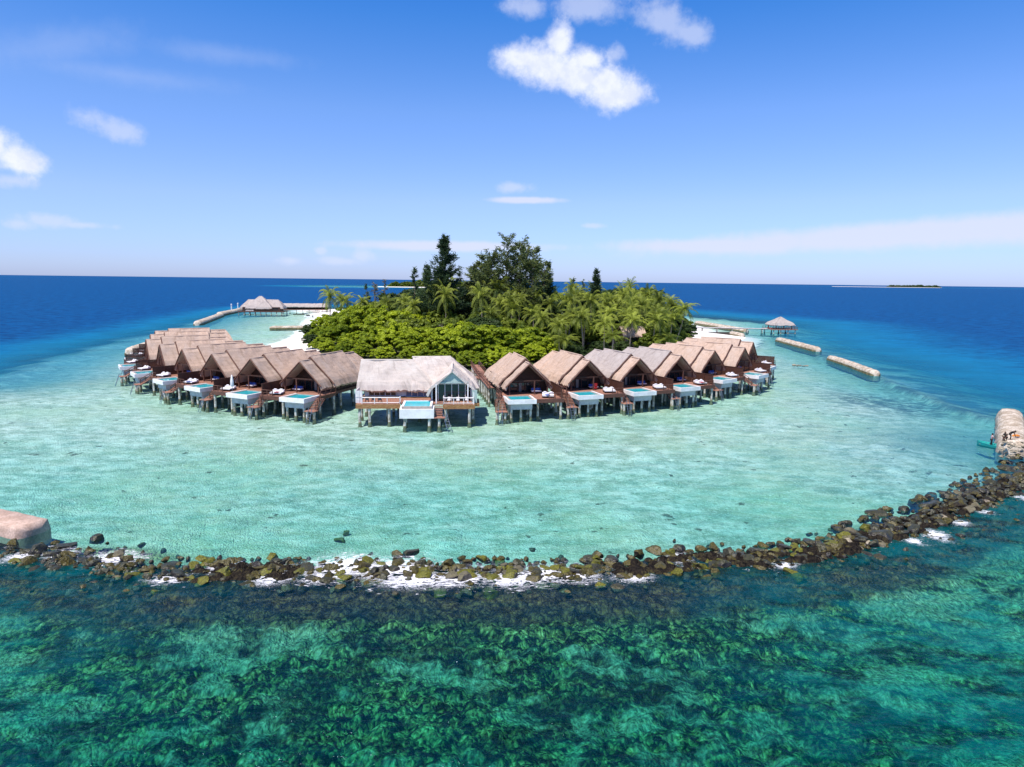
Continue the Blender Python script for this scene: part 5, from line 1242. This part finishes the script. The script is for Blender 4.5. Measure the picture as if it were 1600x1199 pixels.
# bright front mass: px of crown top, distance
for (px, py, Y) in [(503, 540, 196), (515, 553, 190), (540, 535, 186), (565, 545, 178), (600, 548, 173), (640, 545, 171), (672, 545, 168), (700, 552, 164), (728, 556, 160), (752, 552, 162), (780, 545, 164), (805, 548, 168), (835, 540, 174),
                    (500, 512, 215), (525, 505, 208), (555, 518, 196), (585, 515, 190), (618, 508, 188), (652, 512, 184), (690, 514, 180), (718, 504, 178), (745, 506, 176), (772, 512, 176), (800, 518, 178), (828, 514, 182), (850, 530, 180),
                    (512, 494, 238), (538, 484, 232), (565, 478, 226), (598, 485, 216), (630, 482, 212), (655, 486, 206)]:
    tp(px, py, Y, 'bright')
for (px, py, Y) in [(672, 480, 212), (690, 484, 204), (705, 482, 215), (640, 494, 200), (700, 497, 196), (735, 490, 200), (792, 495, 190), (820, 500, 190), (845, 512, 186), (905, 500, 200), (880, 495, 205), (930, 490, 210), (960, 505, 200), (1000, 505, 205), (1035, 505, 210), (1055, 515, 215), (790, 470, 225), (830, 465, 230), (870, 458, 240), (915, 458, 245), (965, 455, 250), (985, 452, 255), (1010, 462, 245), (1040, 475, 240),
                    (600, 470, 240), (570, 472, 250), (545, 478, 250), (1020, 520, 190), (1045, 530, 195)]: tp(px, py, Y, 'mid')
for (px, py, Y) in [(486, 507, 240), (488, 545, 205), (870, 520, 190), (900, 540, 178), (935, 535, 182), (975, 535, 185), (1010, 535, 192), (760, 500, 186), (725, 455, 235), (760, 450, 240), (650, 455, 240), (960, 452, 262), (940, 455, 265), (1015, 455, 262), (860, 470, 225), (700, 460, 225), (820, 455, 240), (890, 480, 215), (930, 470, 225), (990, 475, 230), (1050, 495, 230), (765, 480, 205), (615, 462, 262), (1060, 505, 235)]: tp(px, py, Y, 'dark')
for (px, py, Y) in [(693, 496, 197), (723, 482, 208), (590, 466, 250), (570, 462, 255)]: tp(px, py, Y, 'grey')
KL = {'bright': ('bright yellow green bushy tree', 'bushy trees of the island'), 'mid': ('mid green bushy tree', 'bushy trees of the island'), 'dark': ('dark green tree', 'bushy trees of the island'), 'grey': ('sparse grey green shrub', 'grey shrubs of the island')}
def ordn(i):
    s = 'th' if 10 <= i % 100 <= 20 else {1: 'st', 2: 'nd', 3: 'rd'}.get(i % 10, 'th'); return '%d%s' % (i, s)
def rowof(y): return 'front' if y < 185 else 'middle' if y < 212 else 'back'
bins = {}
for tr_ in trees: bins.setdefault((tr_[2], rowof(tr_[1])), []).append(tr_)
for (kind, row), lst in bins.items():
    lst.sort(key=lambda a: a[0]/a[1])
    for i, (x, y, k_, sc) in enumerate(lst):
        pr_ = rt.choice(BLP[kind]); w = sc if sc < 1.1 else 1.1+(sc-1.1)*.4
        o = put(pr_, x, y, .9, rt.uniform(0, 6.28), (w*rt.uniform(.95, 1.15), w*rt.uniform(.95, 1.15), sc))
        tag(o, '%s, %s from left in the %s part of the grove' % (KL[kind][0], ordn(i+1), row), 'tree' if kind != 'grey' else 'shrub', KL[kind][1])
for lst in BLP.values():
    for p_ in lst:
        if id(p_) not in usedp:
            for c in list(p_.children): bpy.data.objects.remove(c)
            bpy.data.objects.remove(p_)
PALMS = [(515, 463, 232), (530, 468, 245), (548, 470, 236), (560, 472, 248), (605, 474, 225), (628, 474, 215), (645, 470, 222), (655, 478, 205), (682, 458, 205), (697, 462, 198), (712, 455, 210), (700, 448, 222), (735, 452, 225), (755, 463, 190), (768, 452, 205), (750, 447, 215), (778, 476, 196), (795, 462, 208), (812, 470, 203), (828, 458, 215), (842, 465, 208), (835, 490, 188),
         (857, 462, 218), (868, 475, 205), (875, 508, 176), (848, 497, 184), (888, 490, 192), (905, 462, 222), (913, 495, 182), (898, 455, 235), (925, 470, 205), (945, 505, 174), (940, 475, 208), (955, 470, 214), (962, 490, 188), (975, 462, 224), (985, 500, 184), (990, 470, 212), (1003, 478, 205), (1010, 462, 225), (1022, 488, 200), (1030, 468, 218), (1042, 478, 210), (1048, 498, 204), (1047, 528, 186), (958, 525, 170), (1030, 505, 196), (880, 530, 172), (925, 455, 240), (985, 450, 248)]
pal = [palm(s, h, l) for s, h, l in ((1, 10, .8), (2, 12, 1.4), (3, 14, 1.0), (4, 11, .3), (5, 13, 2.0))]
rp = random.Random(77)
for i in range(26): PALMS.append((rp.uniform(740, 1050), rp.uniform(468, 515), rp.uniform(186, 226)))
PALMS = [p_ if p_[1] > 500 or p_[2] < 235 else p_ for p_ in PALMS]
PALMS.sort(key=lambda a: a[0])
for i, (px, py, Y) in enumerate(PALMS):
    x, z = atY(px, py, Y); z = max(5., z); pr_ = pal[(i*7) % 5]; hts = [10, 12, 14, 11, 13][(i*7) % 5]
    w_ = rt.uniform(.78, 1.02); o = put(pr_, x, Y, .9, rt.uniform(0, 6.28), (w_, w_, (z-.9)/hts))
    tag(o, '%s coconut palm, %s palm crown from the left in the island grove' % ('tall' if z > 13 else 'short' if z < 8.5 else 'medium', ordn(i+1)), 'palm tree', 'coconut palms of the island')
# leaning palm at the right edge
x, z = atY(1070, 482, 205); xb, _ = atY(1052, 530, 205)
R = palm(40, z-.9, 0); R.name = 'leaning_palm'
for c in R.children:
    if c.name.startswith('trunk'):
        for v in c.data.vertices:
            u = max(0, v.co.z/(z-.9)); v.co.x += (xb-x)*(1-u)**1.6*1.2
R.location = (x, 205, .9); tag(R, 'leaning palm with a curved trunk standing apart at the right end of the grove', 'palm tree')
# casuarinas
def cas(px, py, Y, rad, mat, cone, label, seed, nb=110, npl=60, low=.15, flatx=1.):
    x, z = atY(px, py, Y); R = casuarina(seed, z-.9, rad, mat, cone, nb, npl, low=low); R.location = (x, Y, .9)
    tag(R, label, 'casuarina tree', 'casuarina trees above the grove'); return R
cas(695, 371, 205, 8.6, 'needle', True, 'tallest dark casuarina with a pointed top left of centre', 1, 230, 95, .3)
cas(667, 416, 208, 5.5, 'needle', True, 'dark casuarina close on the left of the tallest one', 2, 130, 80, .25)
cas(648, 421, 212, 3.5, 'needle', True, 'thin dark casuarina at the left end of the tall casuarinas', 3, 60, 45, .2)
cas(719, 426, 212, 4.2, 'needle', True, 'low dark casuarina just right of the tallest one', 4, 60, 45, .2)
cas(792, 377, 208, 12.5, 'needle_olive', False, 'broad tall olive casuarina with a rounded crown in the centre', 5, 85, 80, .3)
cas(822, 383, 214, 9., 'needle_olive', False, 'broad casuarina with a ragged crown overlapping the central one on its right', 6, 60, 65, .3)
cas(856, 412, 216, 5.5, 'needle', True, 'dark casuarina on the right shoulder of the broad central one', 7, 130, 75, .2)
cas(752, 402, 214, 6.5, 'needle_olive', False, 'lower casuarina on the left shoulder of the broad central one', 8, 70, 80, .3)
cas(932, 420, 225, 3.8, 'needle', True, 'slender dark conifer like a spire above the palms on the right', 9, 170, 60, .15)
cas(896, 434, 240, 2.2, 'needle_olive', True, 'thin wispy casuarina left of the slender spire', 10, 40, 25, .2)
cas(911, 438, 240, 2.0, 'needle_olive', True, 'second thin wispy casuarina left of the slender spire', 11, 40, 25, .2)
cas(585, 440, 262, 3.2, 'leaf_grey', True, 'bare looking grey casuarina at the left of the grove', 12, 50, 26, .2)
cas(601, 438, 262, 3.0, 'leaf_grey', True, 'bare looking grey casuarina behind the left palms', 13, 50, 26, .2)
cas(573, 444, 262, 3.0, 'needle', True, 'dark casuarina at the far left of the grove', 14, 50, 40, .2)
# houses among the palms
x, z = atY(990, 490, 193); R = empty('grove_house', (x, 196, .9), .2, 'small house with a pink tiled roof half hidden among the palms', 'house')
MB().box(-3, 3, -2.5, 2.5, 0, 6.6).build('wall', 'terracotta', R); mb = MB(); thatch(mb, (-3.5, 0, 8.6), (3.5, 0, 8.6), (3.5, -3.2, 6.4), (-3.5, -3.2, 6.4), mm=5); thatch(mb, (-3.5, 0, 8.6), (3.5, 0, 8.6), (3.5, 3.2, 6.4), (-3.5, 3.2, 6.4), mm=5); mb.build('roof', 'thatch_tan', R)
MB().box(-2, 2, -2.6, -2.52, 4.0, 5.6).build('window', 'glass_dark', R)
x, z = atY(998, 538, 186); R = empty('beach_bar', (x, 182, .9), .1, 'low grey open building at the foot of the palms behind the villas', 'building')
MB().box(-4, 4, -2, 2, 3.2, 3.5).build('roof', 'concrete_post', R); mb = MB()
for a in (-3.8, -1.3, 1.2, 3.7): mb.box(a, a+.15, -1.9, -1.75, 0, 3.2)
mb.build('post', 'white_paint', R); MB().box(-4, 4, 1.8, 2, 0, 3.2).build('rear_wall', 'dark_wood', R)

# ------------------------------------------------------------------ far islands
def far_isle(x0, x1, Y, dep, htree, tx0, tx1, name, lab, seed, nz=1., lm='leaf_mid'):
    n = 60; vs = []; fs = []
    for i in range(n+1):
        u = i/n; x = x0+(x1-x0)*u; w = dep*max(.02, math.sin(math.pi*u)**.5)
        vs += [(x, Y-w/2, -.2), (x, Y-w*.3, 1.5*nz), (x, Y+w*.3, 1.5*nz), (x, Y+w/2, -.2)]
    for i in range(n):
        for j in range(3): fs.append((i*4+j, i*4+j+1, (i+1)*4+j+1, (i+1)*4+j))
    tag(MB().add(vs, fs).build(name, 'sand', recalc=True), kind='structure')
    rg = np.random.default_rng(seed); N = 700; xx = tx0+(tx1-tx0)*rg.random(N); yy = Y+dep*.22*(rg.random(N)-.5)
    prof = .55+.45*np.array([mnoise.noise(Vector((a/(tx1-tx0)*9, seed, 0))) for a in xx])
    ed = np.minimum(1, np.minimum(xx-tx0, tx1-xx)/(.08*(tx1-tx0)))
    zz = 1.5+htree*prof*np.sqrt(np.clip(ed, .05, 1))*rg.random(N)
    s = (tx1-tx0)/60
    q, r = leafquads(rg, np.stack([xx, yy, zz], 1), 7, s*.9, max(htree*.25, s*.35)); q[:, 2] = np.maximum(q[:, 2], .5)
    q[:, 2] = np.minimum(q[:, 2], htree*1.35)
    o = quadobj('far_wood', q, r, lm); tag(o, lab, 'wood', kind='stuff')
fx0, _ = atY(590, 440, 2000); fx1, _ = atY(665, 440, 2000)
far_isle(fx0, fx1+160, 2000, 90, 22, atY(608, 440, 2000)[0], fx1+150, 'sandbank', 'far green wood on the island behind the left palms', 3)
far_isle(atY(1300, 445, 8000)[0], atY(1472, 445, 8000)[0], 8000, 300, 36, atY(1388, 445, 8000)[0], atY(1468, 445, 8000)[0], 'far_sandbank', 'tiny dark wooded islet on the horizon at the right', 6, 1.5, 'leaf_dark')
